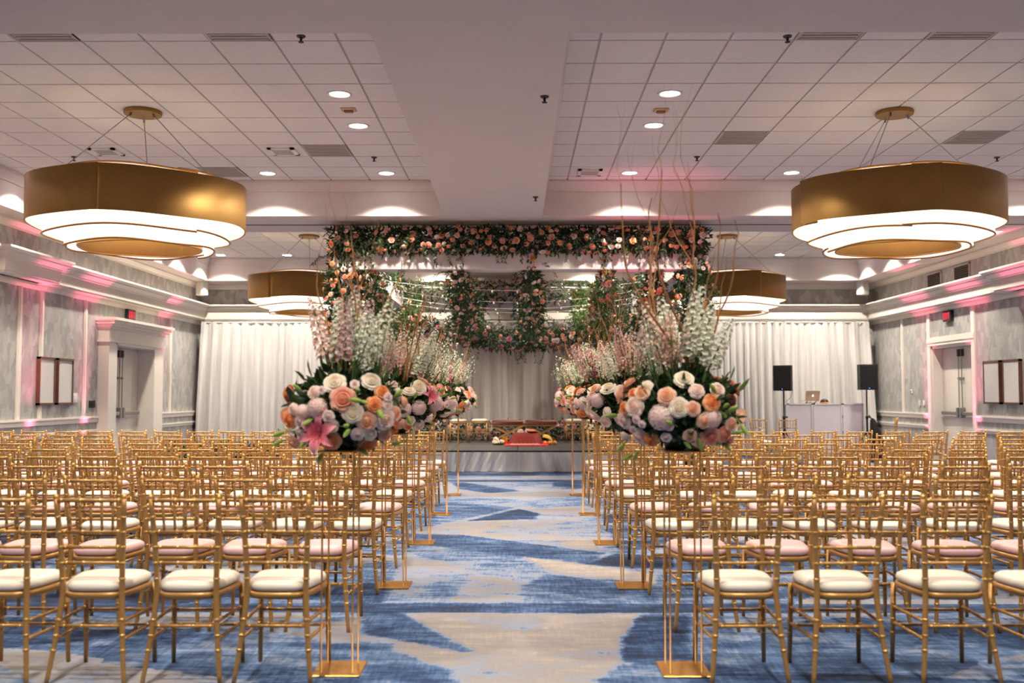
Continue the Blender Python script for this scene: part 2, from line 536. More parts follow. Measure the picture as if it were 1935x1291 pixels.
def m_petal(name, core, mid, edge):
    m = NT(name)
    co = m.coord('Object')
    ln = m.n('ShaderNodeVectorMath', operation='LENGTH')
    fl = m.n('ShaderNodeVectorMath', operation='MULTIPLY'); m.l(co, fl.inputs[0]); fl.inputs[1].default_value = (1, 1, 0.25)
    m.l(fl.outputs[0], ln.inputs[0])
    m.col(m.ramp(ln.outputs['Value'], [(0.1, core), (0.5, mid), (1.0, edge)]))
    m.set(Roughness=0.6, Sheen_Weight=0.15)
    tr = m.n('ShaderNodeBsdfTranslucent'); tr.inputs[0].default_value = (*mid, 1)
    mx = m.n('ShaderNodeMixShader'); mx.inputs[0].default_value = 0.22
    m.l(m.b.outputs[0], mx.inputs[1]); m.l(tr.outputs[0], mx.inputs[2])
    m.l(mx.outputs[0], m.t.nodes['Material Output'].inputs[0])
    return m.mat
PETAL = {
    'peach': m_petal('peach_petal', lin(248, 164, 120), lin(252, 192, 156), lin(254, 216, 192)),
    'orange': m_petal('orange_petal', lin(240, 124, 58), lin(250, 156, 92), lin(252, 186, 134)),
    'coral': m_petal('coral_petal', lin(232, 130, 104), lin(240, 156, 130), lin(246, 188, 164)),
    'cream': m_petal('cream_petal', lin(246, 222, 192), lin(250, 234, 212), lin(252, 241, 224)),
    'blush': m_petal('blush_petal', lin(246, 200, 180), lin(250, 220, 206), lin(252, 232, 222)),
    'pink': m_petal('pink_petal', lin(216, 92, 116), lin(232, 128, 144), lin(244, 176, 184)),
    'lilac': m_petal('lilac_petal', lin(200, 150, 150), lin(244, 216, 210), lin(250, 232, 226)),
    'white': m_petal('white_petal', lin(232, 232, 206), lin(240, 240, 224), lin(246, 244, 234)),
    'mauve': m_petal('mauve_petal', lin(236, 196, 194), lin(246, 214, 208), lin(248, 226, 220)),
    'lily': m_petal('lily_petal', lin(226, 96, 116), lin(226, 110, 130), lin(240, 170, 180)),
    'bud': m_petal('green_bud', lin(150, 176, 70), lin(170, 192, 92), lin(196, 206, 130)),
}
M['branch'] = plain('golden_willow_bark', lin(172, 118, 70), 0.6, var=0.25, scale=20)
M['stem'] = plain('green_stem', lin(84, 112, 58), 0.6, var=0.15, scale=20)

# ================================================================== the setting
# floor
mb = MB(); mb.box(XL - 0.5, XR + 0.5, YF - 0.3, YB + 0.3, -0.1, 0.0)
floor = struct('floor', mb, M['carpet'])

# walls
D1 = (18.3, 20.3, 2.38)        # left door opening y0, y1, top
D2 = (18.55, 20.4, 2.41)       # right door opening
mb = MB()
mb.box(XL - 0.5, XL, YF, D1[0], 0, ZS + 0.7); mb.box(XL - 0.5, XL, D1[1], YB + 0.3, 0, ZS + 0.7)
mb.box(XL - 0.5, XL, D1[0], D1[1], D1[2], ZS + 0.7); mb.box(XL - 0.5, XL - 0.4, D1[0], D1[1], 0, D1[2])
wall_left = struct('wall_left', mb, M['wallpaper'])
mb = MB()
mb.box(XR, XR + 0.5, YF, D2[0], 0, ZS + 0.7); mb.box(XR, XR + 0.5, D2[1], YB + 0.3, 0, ZS + 0.7)
mb.box(XR, XR + 0.5, D2[0], D2[1], D2[2], ZS + 0.7); mb.box(XR + 0.4, XR + 0.5, D2[0], D2[1], 0, D2[2])
wall_right = struct('wall_right', mb, M['wallpaper'])
mb = MB(); mb.box(XL, XR, YB, YB + 0.3, 0, ZS + 0.7)
struct('wall_back', mb, M['wallpaper'])
mb = MB(); mb.box(XL, XR, YF - 0.3, YF, 0, ZS + 0.7)
struct('wall_front', mb, M['wallpaper'])

# ceiling: soffits and beams, then tile fields in the coffers
mb = MB()
ys = [(YF - 0.3, BAYS[0][0]), (BAYS[0][1], BAYS[1][0]), (BAYS[1][1], BAYS[2][0]), (BAYS[2][1], YB + 0.3)]
for a, b in ys: mb.box(XL, XR, a, b, ZS, ZS + 0.8)
for a, b in BAYS:
    mb.box(XL, CL0, a, b, ZS, ZS + 0.8); mb.box(CL1, CR0, a, b, ZS, ZS + 0.8); mb.box(CR1, XR, a, b, ZS, ZS + 0.8)
mb.box(XL - 0.5, XR + 0.5, YF - 0.3, YB + 0.3, ZS + 0.7, ZS + 0.9)
ceiling = struct('ceiling', mb, M['paint'])
mb = MB()
for a, b in BAYS:
    for x0, x1 in ((CL0, CL1), (CR0, CR1)): mb.box(x0, x1, a, b, ZC, ZC + 0.05)
struct('ceiling_grid', mb, M['tbar'], ceiling)
mb = MB()
for yy in (15.30,):
    mb.box(XL, XR, yy - 0.025, yy + 0.025, ZS - 0.004, ZS + 0.01)
struct('partition_track', mb, M['dark_gap'], ceiling)

def lines(a, b, ref, PITCH_T):
    k = math.floor((a - ref) / PITCH_T)
    out = [a]
    x = ref + k * PITCH_T
    while x < b - 0.02:
        if x > a + 0.02: out.append(x)
        x += PITCH_T
    return out + [b]

VENT_PX = [(622, 283, 'big'), (425, 322, 'big'), (540, 287, 'small'), (212, 284, 'small'), (452, 66, 'big'), (80, 66, 'big'),
           (1400, 259, 'big'), (1838, 259, 'big'), (1113, 326, 'small'), (1575, 68, 'big'), (1800, 69, 'big')]
VENTS = [(at_z(x, y, ZC), k) for x, y, k in VENT_PX]
tile_full = MB().box(-0.2755, 0.2755, -0.2965, 0.2965, -0.012, 0.006).mesh('ceiling_tile', M['tile'])
vent_spots = {}
stuff_tiles = MB()
G = 0.011
for bi, (ya, yb) in enumerate(BAYS):
    ly = lines(ya + 0.05, yb - 0.05, 8.69, 0.615)
    for x0, x1, ref in ((CL0, CL1, -1.588), (CR0, CR1, 0.73)):
        lx = lines(x0 + 0.05, x1 - 0.05, ref, 0.573)
        for i in range(len(lx) - 1):
            for j in range(len(ly) - 1):
                a, b, c, d = lx[i] + G, lx[i + 1] - G, ly[j] + G, ly[j + 1] - G
                if b - a < 0.02 or d - c < 0.02: continue
                if bi == 1:
                    hit = None
                    for k, (p, kind) in enumerate(VENTS):
                        if lx[i] <= p.x < lx[i + 1] and ly[j] <= p.y < ly[j + 1]: hit = k
                    if hit is not None:
                        vent_spots[hit] = (a, b, c, d)
                        if VENTS[hit][1] == 'big': continue
                    if ly[j + 1] > 8.3:
                        if abs(b - a - 0.551) < 0.006 and abs(d - c - 0.593) < 0.006:
                            o = link('ceiling_tile', tile_full, ceiling)
                            o.location = ((a + b) / 2, (c + d) / 2, ZC)
                        else:
                            MB().box(a, b, c, d, ZC - 0.012, ZC + 0.006).build('ceiling_tile', M['tile'], ceiling)
                        continue
                stuff_tiles.box(a, b, c, d, ZC - 0.012, ZC + 0.006)
o = stuff_tiles.build('ceiling_tile_field', M['tile'], ceiling); o['kind'] = 'stuff'

# crown and shadow gap inside each coffer
def sweep(mb, path, prof, closed=False):
    """path: 2D points, the room on the right hand; prof: (out, z)"""
    n = len(path)
    rows = []
    for i, p in enumerate(path):
        def nrm(a, b):
            dx, dy = b[0] - a[0], b[1] - a[1]
            L = math.hypot(dx, dy)
            return (dy / L, -dx / L)
        if closed:
            n1 = nrm(path[i - 1], p); n2 = nrm(p, path[(i + 1) % n])
        else:
            n1 = nrm(path[i - 1], p) if i > 0 else nrm(p, path[i + 1])
            n2 = nrm(p, path[i + 1]) if i < n - 1 else n1
        sx, sy = n1[0] + n2[0], n1[1] + n2[1]
        k = 2.0 / max(1e-6, sx * sx + sy * sy)
        sx, sy = sx * k, sy * k
        rows.append([(p[0] + sx * o_, p[1] + sy * o_, z) for o_, z in prof])
    mb.grid(rows, close_u=closed)
    if not closed:
        m = len(prof)
        base = len(mb.v) - n * m
        mb.f.append(tuple(base + j for j in range(m))); mb.m.append(0)
        mb.f.append(tuple(base + (n - 1) * m + j for j in range(m))); mb.m.append(0)

def close_prof(p):
    return p + [p[0]]

ti = 0
def trim(mb, mat='trim'):
    global ti
    ti += 1
    return struct('trim_%d' % ti, mb, M[mat])

mb = MB(); gap = MB()
for a, b in BAYS:
    for x0, x1 in ((CL0, CL1), (CR0, CR1)):
        pth = [(x0, a), (x0, b), (x1, b), (x1, a)]
        sweep(mb, pth, close_prof([(0, ZC - 0.17), (0.02, ZC - 0.17), (0.03, ZC - 0.14), (0.075, ZC - 0.05), (0.09, ZC - 0.045), (0.09, ZC - 0.016), (0, ZC - 0.016)]), True)
        sweep(gap, pth, close_prof([(0, ZC - 0.015), (0.06, ZC - 0.015), (0.06, ZC + 0.004), (0, ZC + 0.004)]), True)
struct('coffer_crown', mb, M['paint'], ceiling)
struct('coffer_shadow_gap', gap, M['dark_gap'], ceiling)

# wall cornice with its breaks, crown under the soffit
room_path = [(XL, YF), (XL, 14.2), (XL + 0.14, 14.2), (XL + 0.14, 15.55), (XL, 15.55), (XL, YB), (XR, YB), (XR, 16.85), (XR - 0.14, 16.85), (XR - 0.14, 15.4), (XR, 15.4), (XR, YF)]
plain_path = [(XL, YF), (XL, YB), (XR, YB), (XR, YF)]
mb = MB()
sweep(mb, room_path, close_prof([(0, 3.17), (0.17, 3.17), (0.17, 3.20), (0.19, 3.20), (0.19, 3.37), (0.205, 3.385), (0.205, 3.40), (0.25, 3.43), (0.29, 3.455), (0.29, 3.475), (0.335, 3.50), (0.345, 3.51), (0.345, 3.54), (0, 3.54)]))
trim(mb)
mb = MB()
sweep(mb, plain_path, close_prof([(0, 3.08), (0.035, 3.08), (0.05, 3.13), (0.05, 3.17), (0, 3.17)]))
trim(mb)
mb = MB()
sweep(mb, plain_path, close_prof([(0, 3.93), (0.025, 3.93), (0.035, 3.96), (0.10, 4.01), (0.12, 4.02), (0.12, ZS), (0, ZS)]))
trim(mb)
# chair rail (two mouldings) and skirting, broken at the doors
for (za, zb, out) in ((0.93, 1.04, 0.05), (0.72, 0.80, 0.035), (0.0, 0.14, 0.02)):
    prof = close_prof([(0, za), (out * 0.5, za), (out * 0.6, zb - 0.035), (out, zb - 0.03), (out, zb), (0, zb)])
    for seg in ([(XL, YF), (XL, 17.95)], [(XL, 20.78), (XL, YB), (XR, YB), (XR, 20.52)], [(XR, 18.43), (XR, YF)]):
        mb = MB(); sweep(mb, seg, prof)
        if za == 0: 
            o = struct('baseboard_%s' % ('left' if seg[0][0] == XL and seg[0][1] < 0 else 'back' if seg[0][0] == XL else 'right'), mb, M['trim'])
        else: trim(mb)
# vertical panel strips
for (x, s, ylist) in ((XL, 1, (3.5, 8.0, 11.5, 15.1, 15.8, 17.4, 21.7)), (XR, -1, (3.5, 8.0, 11.5, 14.6, 21.9))):
    for y in ylist:
        mb = MB()
        for dy in (-0.055, 0.055): pass
        mb.prism([(y - 0.055, 1.04), (y + 0.055, 1.04), (y + 0.055, 3.08), (y - 0.055, 3.08)], x, x + s * 0.02, 'x')
        mb.prism([(y - 0.03, 1.04), (y + 0.03, 1.04), (y + 0.03, 3.08), (y - 0.03, 3.08)], x, x + s * 0.035, 'x')
        trim(mb)
for y in (18.48, 20.47):       # right door strips run up to the cornice
    mb = MB()
    mb.prism([(y - 0.07, 0), (y + 0.07, 0), (y + 0.07, 3.08), (y - 0.07, 3.08)], XR, XR - 0.035, 'x')
    trim(mb)
mb = MB(); mb.box(XR - 0.04, XR, 18.42, 20.53, 2.41, 2.58); mb.box(XR - 0.052, XR - 0.04, 18.42, 20.53, 2.47, 2.56); trim(mb)

# left door surround: pilasters, frieze, stepped cornice
mb = MB()
mb.box(XL, -7.40, 17.98, 18.30, 0, 2.38); mb.box(XL, -7.40, 20.30, 20.75, 0, 2.38)
mb.box(XL, -7.39, 17.96, 18.32, 0, 0.2); mb.box(XL, -7.39, 20.28, 20.77, 0, 0.2)
trim(mb)
mb = MB()
mb.box(XL, -7.36, 17.93, 20.80, 2.38, 2.42); mb.box(XL, -7.40, 17.97, 20.76, 2.42, 2.62)
for k, (o_, za, zb) in enumerate(((0.02, 2.62, 2.66), (0.07, 2.66, 2.71), (0.12, 2.71, 2.77), (0.17, 2.77, 2.82))):
    mb.box(XL, -7.39 + o_, 17.96 - o_ * 0.7, 20.77 + o_ * 0.7, za, zb)
trim(mb)

def double_door(name, xw, s, y0, y1, top, depth):
    """xw: wall face, s: +1 the room lies towards +x; leaves sit 'depth' behind the wall face"""
    root = link(name, None); root['kind'] = 'structure'
    xd = xw - s * depth
    mbj = MB()
    for (a, b) in ((y0, y0 + 0.05), (y1 - 0.05, y1)): mbj.box(min(xd, xw), max(xd, xw), a, b, 0, top)
    mbj.box(min(xd, xw), max(xd, xw), y0, y1, top - 0.05, top)
    struct('jamb', mbj, M['trim'], root)
    ym = (y0 + y1) / 2
    for a, b, sg in ((y0 + 0.05, ym - 0.004, 1), (ym + 0.004, y1 - 0.05, -1)):
        d = MB(); d.rbox(min(xd - s * 0.05, xd), max(xd - s * 0.05, xd), a, b, 0.01, top - 0.052, 0.004)
        dl = struct('door_leaf', d, M['door'], root)
        xf = xd + s * 0.001
        yr = ym - sg * 0.07
        rd = MB()
        rd.tube([(xf + s * 0.035, yr, 1.1), (xf + s * 0.035, yr, top - 0.2)], 0.009, 8)
        struct('latch_rod', rd, M['steel'], dl)
        rd = MB(); rd.box(min(xf, xf + s * 0.05), max(xf, xf + s * 0.05), yr - 0.035, yr + 0.035, top - 0.24, top - 0.10)
        struct('rod_latch', rd, M['vent_dark'], dl)
        rd = MB(); rd.box(min(xf, xf + s * 0.05), max(xf, xf + s * 0.05), yr - 0.03, yr + 0.03, 1.62 + 0.1, 1.66 + 0.1)
        struct('rod_guide', rd, M['steel'], dl)
        rd = MB()
        rd.rbox(min(xf + s * 0.03, xf + s * 0.08), max(xf + s * 0.03, xf + s * 0.08), min(ym - sg * 0.12, (a if sg > 0 else b) + sg * 0.06), max(ym - sg * 0.12, (a if sg > 0 else b) + sg * 0.06), 1.02, 1.09, 0.01)
        struct('push_bar', rd, M['steel'], dl)
        rd = MB(); rd.rbox(min(xf, xf + s * 0.09), max(xf, xf + s * 0.09), yr - 0.045, yr + 0.045, 0.97, 1.17, 0.01)
        struct('latch_case', rd, M['steel'], dl)
    return root
double_door('door_1', XL + 0.2, 1, D1[0], D1[1], D1[2], 0.34)
double_door('door_2', XR, -1, D2[0], D2[1], D2[2], 0.20)

# ================================================================== fixtures on walls and ceiling
for k, (a, b, c, d) in sorted(vent_spots.items()):
    p, kind = VENTS[k]
    side = 'left' if p.x < 0 else 'right'
    where = {0: 'left bay, second tile column from the centre beam', 1: 'left bay behind the big pendant drum', 2: 'left bay beside the large grille',
             3: 'left bay above the pendant drum', 4: 'left bay at the near beam, inner one', 5: 'left bay at the near beam, outer one',
             6: 'right bay, nearer the centre beam', 7: 'right bay, beyond the pendant canopy', 8: 'right bay next to the centre beam', 9: 'right bay at the near beam, inner one', 10: 'right bay at the near beam, outer one'}[k]
    t = thing('ceiling_vent', ('grey square return grille in ceiling, ' if kind == 'big' else 'small pale framed ceiling diffuser, ') + where, 'vent', ((a + b) / 2, (c + d) / 2, ZC), group='ceiling grilles')
    w, h = (b - a) / 2, (d - c) / 2
    if kind == 'big':
        MB().box(-w, w, -h, h, -0.010, 0.004).build('grille_plate', M['vent'], t)
        f = MB()
        for s_ in (-1, 1): f.box(s_ * w - 0.012, s_ * w + 0.012 if s_ < 0 else s_ * w, -h, h, -0.018, 0); f.box(-w, w, s_ * h - 0.008, s_ * h + 0.008, -0.018, 0)
        f.build('grille_frame', M['vent'], t)
        for i in range(9):
            y = -h + (i + 0.5) * 2 * h / 9
            MB().box(-w + 0.03, w - 0.03, y - 0.012, y + 0.004, -0.02, -0.01).build('louvre', M['vent'], t)
    else:
        w, h = w * 0.62, h * 0.62
        f = MB()
        f.box(-w, w, -h, -h + 0.05, -0.035, -0.012); f.box(-w, w, h - 0.05, h, -0.035, -0.012); f.box(-w, -w + 0.05, -h, h, -0.035, -0.012); f.box(w - 0.05, w, -h, h, -0.035, -0.012)
        f.build('diffuser_frame', M['white_plastic'], t)
        for i in range(5):
            y = -h + 0.05 + (i + 0.5) * (2 * h - 0.1) / 5
            MB().box(-w + 0.05, w - 0.05, y - 0.03, y + 0.01, -0.028, -0.014).build('louvre', M['vent'], t)

lens_mesh = MB().lathe([(0.0, -0.004), (0.10, -0.004), (0.105, 0.004), (0.0, 0.004)], 28).mesh('lens', M['glow_lens'])
ring_mesh = MB().lathe([(0.103, -0.002), (0.108, -0.012), (0.128, -0.012), (0.132, -0.002), (0.103, -0.002)], 28).mesh('trim_ring', M['white_plastic'], True)
def downlight(x, y, label, power=1.0, cone=118):
    t = thing('downlight', label, 'downlight', (x, y, ZC - 0.014), group='recessed round downlights')
    link('lens', lens_mesh, t); link('trim_ring', ring_mesh, t)
    L = bpy.data.lights.new('downlight_lamp', 'SPOT')
    L.energy = DOWNLIGHT_W * power * 4
    L.color = DOWNLIGHT_COLOR
    L.spot_size = R(cone); L.spot_blend = 0.3
    L.shadow_soft_size = 0.07
    o = link('downlight_lamp', L, t)
    o.location = (0, 0, -0.02)

bay_name = ['nearest bay', 'front bay', 'far bay']
for bi, (ya, yb) in enumerate(BAYS):
    nm = bay_name[bi]
    if bi == 0:
        spots = [(-1.86, 1.2), (-1.86, 3.8), (1.59, 1.2), (1.59, 3.8), (-5.2, 3.8), (5.2, 3.8), (-5.2, 0.5), (5.2, 0.5)]
        for k, (x, y) in enumerate(spots):
            downlight(x, y, 'recessed round downlight above the camera, %s of eight' % ORD[k], 1.2 if k < 4 else 0.5)
        continue
    mid = (10.24, 11.47) if bi == 1 else (18.9, 20.1)
    for sx, xs, side in ((-1, -1.86, 'left'), (1, 1.59, 'right')):
        downlight(xs, mid[0], 'round downlight beside the centre beam, %s side, %s, nearer one' % (side, nm))
        downlight(xs, mid[1], 'round downlight beside the centre beam, %s side, %s, farther one' % (side, nm))
    for side, row in (('left', (-1.86, -3.55, -5.2, -6.7)), ('right', (1.59, 3.88, 5.9, 7.4))):
        for k, x in enumerate(row):
            downlight(x, yb - 0.55, 'wall-washing downlight at far edge of %s, %s side, %s from centre beam' % (nm, side, ORD[k]), 1.05)
            if bi == 1 or k in (0, 3):
                downlight(x, ya + 0.55, 'wall-washing downlight at near edge of %s, %s side, %s from centre beam' % (nm, side, ORD[k]), 0.8)
    for side, x in (('left', -6.7), ('right', 7.4)):
        for k, f in enumerate((0.3, 0.5, 0.7)):
            downlight(x, ya + f * (yb - ya), 'downlight along the %s wall edge of %s, %s from near' % (side, nm, ORD[k]), 0.8)

# fire sprinklers, strobes
def sprinkler(px, py, z, label):
    p = at_z(px, py, z)
    t = thing('fire_sprinkler', label, 'sprinkler', (p.x, p.y, z), group='ceiling sprinklers')
    MB().lathe([(0.0, 0), (0.04, 0), (0.035, -0.012), (0.0, -0.012)], 14).build('escutcheon', M['vent_dark'], t)
    MB().lathe([(0.012, -0.01), (0.012, -0.035), (0.006, -0.05), (0.024, -0.052), (0.024, -0.057), (0.0, -0.057)], 10).build('deflector', M['dark_gap'], t)
sprinkler(1029, 182, ZS, 'dark sprinkler under the centre beam, nearer one')
sprinkler(1012, 372, ZS, 'dark sprinkler under the centre beam, farther one')
sprinkler(569, 68, ZC - 0.012, 'dark sprinkler in left tile ceiling beside the near beam')
sprinkler(1488, 68, ZC - 0.012, 'dark sprinkler in right tile ceiling beside the near beam')
sprinkler(140, 296, ZC - 0.012, 'dark sprinkler above the left pendant drum')
sprinkler(707, 297, ZC - 0.012, 'dark sprinkler in left bay beside the far downlight')
sprinkler(1317, 296, ZC - 0.012, 'dark sprinkler in right bay near the centre beam')
sprinkler(1884, 297, ZC - 0.012, 'dark sprinkler at right edge above the right pendant')
for px, py, side in ((659, 206, 'left'), (1249, 207, 'right')):
    p = at_z(px, py, ZC - 0.012)
    t = thing('ceiling_strobe', 'small tan fire strobe between two downlights, %s of centre beam' % side, 'strobe', p, group='ceiling strobes')
    MB().rbox(-0.085, 0.085, -0.06, 0.06, -0.02, 0, 0.008).build('plate', plain('tan_plastic', lin(206, 170, 130), 0.5), t)
    MB().rbox(-0.05, 0.05, -0.03, 0.03, -0.04, -0.018, 0.008).build('strobe_lens', plain('amber_lens', lin(140, 92, 50), 0.3), t)

# exit signs
LET = {'E': [(0, .2, 0, 1), (.2, .75, 0, .16), (.2, .65, .42, .58), (.2, .75, .84, 1)], 'I': [(.28, .48, 0, 1)], 'T': [(0, .76, .84, 1), (.28, .48, 0, .84)]}
def exit_sign(x, y, z, s, label):
    t = thing('exit_sign', label, 'exit sign', (x, y, z))
    w, h = 0.36, 0.21
    MB().rbox(min(0, s * 0.07), max(0, s * 0.07), -w / 2, w / 2, -h / 2, h / 2, 0.008).build('housing', M['black'], t)
    for k, ch in enumerate('EXIT'):
        y0 = -0.14 + k * 0.076
        m_ = MB()
        def put(a, b, c, d):
            ya, yb = (y0 + a * 0.05), (y0 + b * 0.05)
            if s < 0: ya, yb = -yb, -ya
            m_.box(min(s * 0.069, s * 0.074), max(s * 0.069, s * 0.074), ya, yb, -0.065 + c * 0.13, -0.065 + d * 0.13)
        if ch == 'X':
            for q in ((0, 1), (1, 0)):
                pts = []
                for (u, v) in ((q[0] * 0.8 - 0.11, 0), (q[0] * 0.8 + 0.11, 0), (q[1] * 0.8 + 0.11, 1), (q[1] * 0.8 - 0.11, 1)):
                    yy = y0 + u * 0.05
                    pts.append((-yy if s < 0 else yy, -0.065 + v * 0.13))
                m_.prism(pts, s * 0.069, s * 0.074, 'x')
        else:
            for r_ in LET[ch]: put(*r_)
        o_ = m_.build('letter', M['exit_red'], t); fixnormals(o_.data)
exit_sign(XL, 19.35, 2.975, 1, 'red lit EXIT sign above the left double door')
exit_sign(XR, 19.5, 2.96, -1, 'red lit EXIT sign above the right double door')

# framed white panels
def panel_art(x, s, y0, y1, label):
    t = thing('framed_panel', label, 'wall art', (x, (y0 + y1) / 2, 1.64), group='framed white panels')
    w, h, d = (y1 - y0) / 2, 0.385, 0.06
    f = MB()
    xa, xb = (0, s * d)
    for (a, b, c, e) in ((-w, w, -h, -h + 0.035), (-w, w, h - 0.035, h), (-w, -w + 0.025, -h, h), (w - 0.025, w, -h, h)):
        f.box(min(xa, xb), max(xa, xb), a, b, c, e)
    f.build('frame', M['wood_frame'], t)
    MB().box(min(0, s * 0.05), max(0, s * 0.042), -w + 0.025, w - 0.025, -h + 0.025, h - 0.025).build('canvas', M['canvas'], t)
panel_art(XL, 1, 15.68, 16.22, 'brown framed white panel on left wall, the one nearer the camera')
panel_art(XL, 1, 16.32, 16.88, 'brown framed white panel on left wall, the one nearer the door')
panel_art(XR, -1, 16.75, 17.33, 'brown framed white panel on right wall, the one nearer the camera')
panel_art(XR, -1, 17.45, 18.05, 'brown framed white panel on right wall, the one nearer the door')

def plate(name, x, s, px, py, w, h, mat, label, cat, extra=None):
    d = ray(px, py); p = EYE + d * ((x - EYE.x) / d.x)
    t = thing(name, label, cat, (x, p.y, p.z))
    MB().rbox(min(0, s * 0.02), max(0, s * 0.02), -w / 2, w / 2, -h / 2, h / 2, 0.004).build('cover_plate', M[mat], t)
    MB().rbox(min(s * 0.018, s * 0.03), max(s * 0.018, s * 0.03), -w / 5, w / 5, -h / 4, h / 4, 0.003).build('switch', M[extra or 'white_plastic'], t)
plate('notice_plate', XL, 1, 139, 752, 0.22, 0.16, 'white_plastic', 'white notice plate beside the left framed panels', 'sign')
plate('control_panel', XL, 1, 173, 764, 0.24, 0.13, 'black', 'black control panel left of the left door', 'control panel', 'black')
plate('light_switch', XL, 1, 188, 764, 0.08, 0.12, 'white_plastic', 'white light switch next to the left door frame', 'light switch')
plate('light_switch', XR, -1, 1739, 762, 0.08, 0.12, 'white_plastic', 'white light switch by right door, farther of two', 'light switch')
plate('light_switch', XR, -1, 1747, 762, 0.08, 0.12, 'white_plastic', 'white light switch by right door, nearer of two', 'light switch')
plate('thermostat', XR, -1, 1723, 740, 0.12, 0.09, 'white_plastic', 'small white thermostat on right wall near the drape', 'thermostat', 'steel')

for px, py, lab in ((1767, 536, 'dark framed wall grille above right cornice, farther one'), (1819, 521, 'dark framed wall grille above right cornice, nearer one')):
    d = ray(px, py); p = EYE + d * (XR / d.x)
    t = thing('wall_vent', lab, 'vent', (XR, p.y, 3.70), group='wall grilles')
    f = MB()
    for (a, b, c, e) in ((-.34, .34, -.2, -.17), (-.34, .34, .17, .2), (-.34, -.31, -.2, .2), (.31, .34, -.2, .2)): f.box(-0.03, 0, a, b, c, e)
    f.build('vent_frame', M['vent'], t)
    MB().box(-0.012, -0.002, -.31, .31, -.17, .17).build('vent_back', M['dark_gap'], t)
    for k in range(8):
        MB().box(-0.024, -0.012, -.31, .31, -.16 + k * .042, -.145 + k * .042).build('louvre', M['vent_dark'], t)

for px, py, rz, lab in ((382, 541, -0.6, 'white wall speaker high in the left back corner'), (1630, 545, 0.6, 'white wall speaker high in the right back corner')):
    p = at_y(px, py, 23.1)
    t = thing('wall_speaker', lab, 'speaker', (p.x, p.y, 3.9), rz)
    b = MB(); b.rbox(-0.12, 0.12, -0.09, 0.09, -0.17, 0.15, 0.015); b.build('cabinet', M['white_plastic'], t)
    b = MB(); b.rbox(-0.10, 0.10, -0.10, -0.088, -0.15, 0.13, 0.004); b.build('speaker_grille', M['trim'], t)
    b = MB(); b.tube([(0, 0.0, 0.15), (0, 0.05, 0.155)], 0.02, 8); b.tube([(0, 0.0, 0.14), (0, 0.0, ZS - 3.9)], 0.018, 8); b.build('bracket', M['white_plastic'], t)

# ================================================================== pendants
M['liner'] = emis('cream_liner', (1.0, 0.80, 0.56), 0.55)
M['diffuser'] = emis('pendant_diffuser', PENDANT_COLOR, 2.5)

def shell(r, z0, z1, t0, t1, thick, wave=0.012, n=64, ph=0.0, zw=0.01):
    mb = MB()
    rows = []
    for i in range(n + 1):
        t = R(t0 + (t1 - t0) * i / n)
        rr = r + wave * math.sin(5 * t + ph)
        dz = zw * math.sin(4 * t + ph * 2)
        c, s = math.cos(t), math.sin(t)
        ri = rr - thick
        rows.append([(c * rr, s * rr, z0 + dz), (c * rr, s * rr, z1 + dz), (c * ri, s * ri, z1 + dz), (c * ri, s * ri, z0 + dz), (c * rr, s * rr, z0 + dz)])
    mb.grid(rows)
    mb.f.append((0, 1, 2, 3)); mb.m.append(0)
    L = n * 5
    mb.f.append((L, L + 3, L + 2, L + 1)); mb.m.append(0)
    return mb

def piping(r, z, t0, t1, rad=0.008, wave=0.012, n=64, ph=0.0, zw=0.01):
    pts = []
    for i in range(n + 1):
        t = R(t0 + (t1 - t0) * i / n)
        rr = r + wave * math.sin(5 * t + ph)
        pts.append((math.cos(t) * rr, math.sin(t) * rr, z + zw * math.sin(4 * t + ph * 2)))
    return MB().tube(pts, rad, 6)

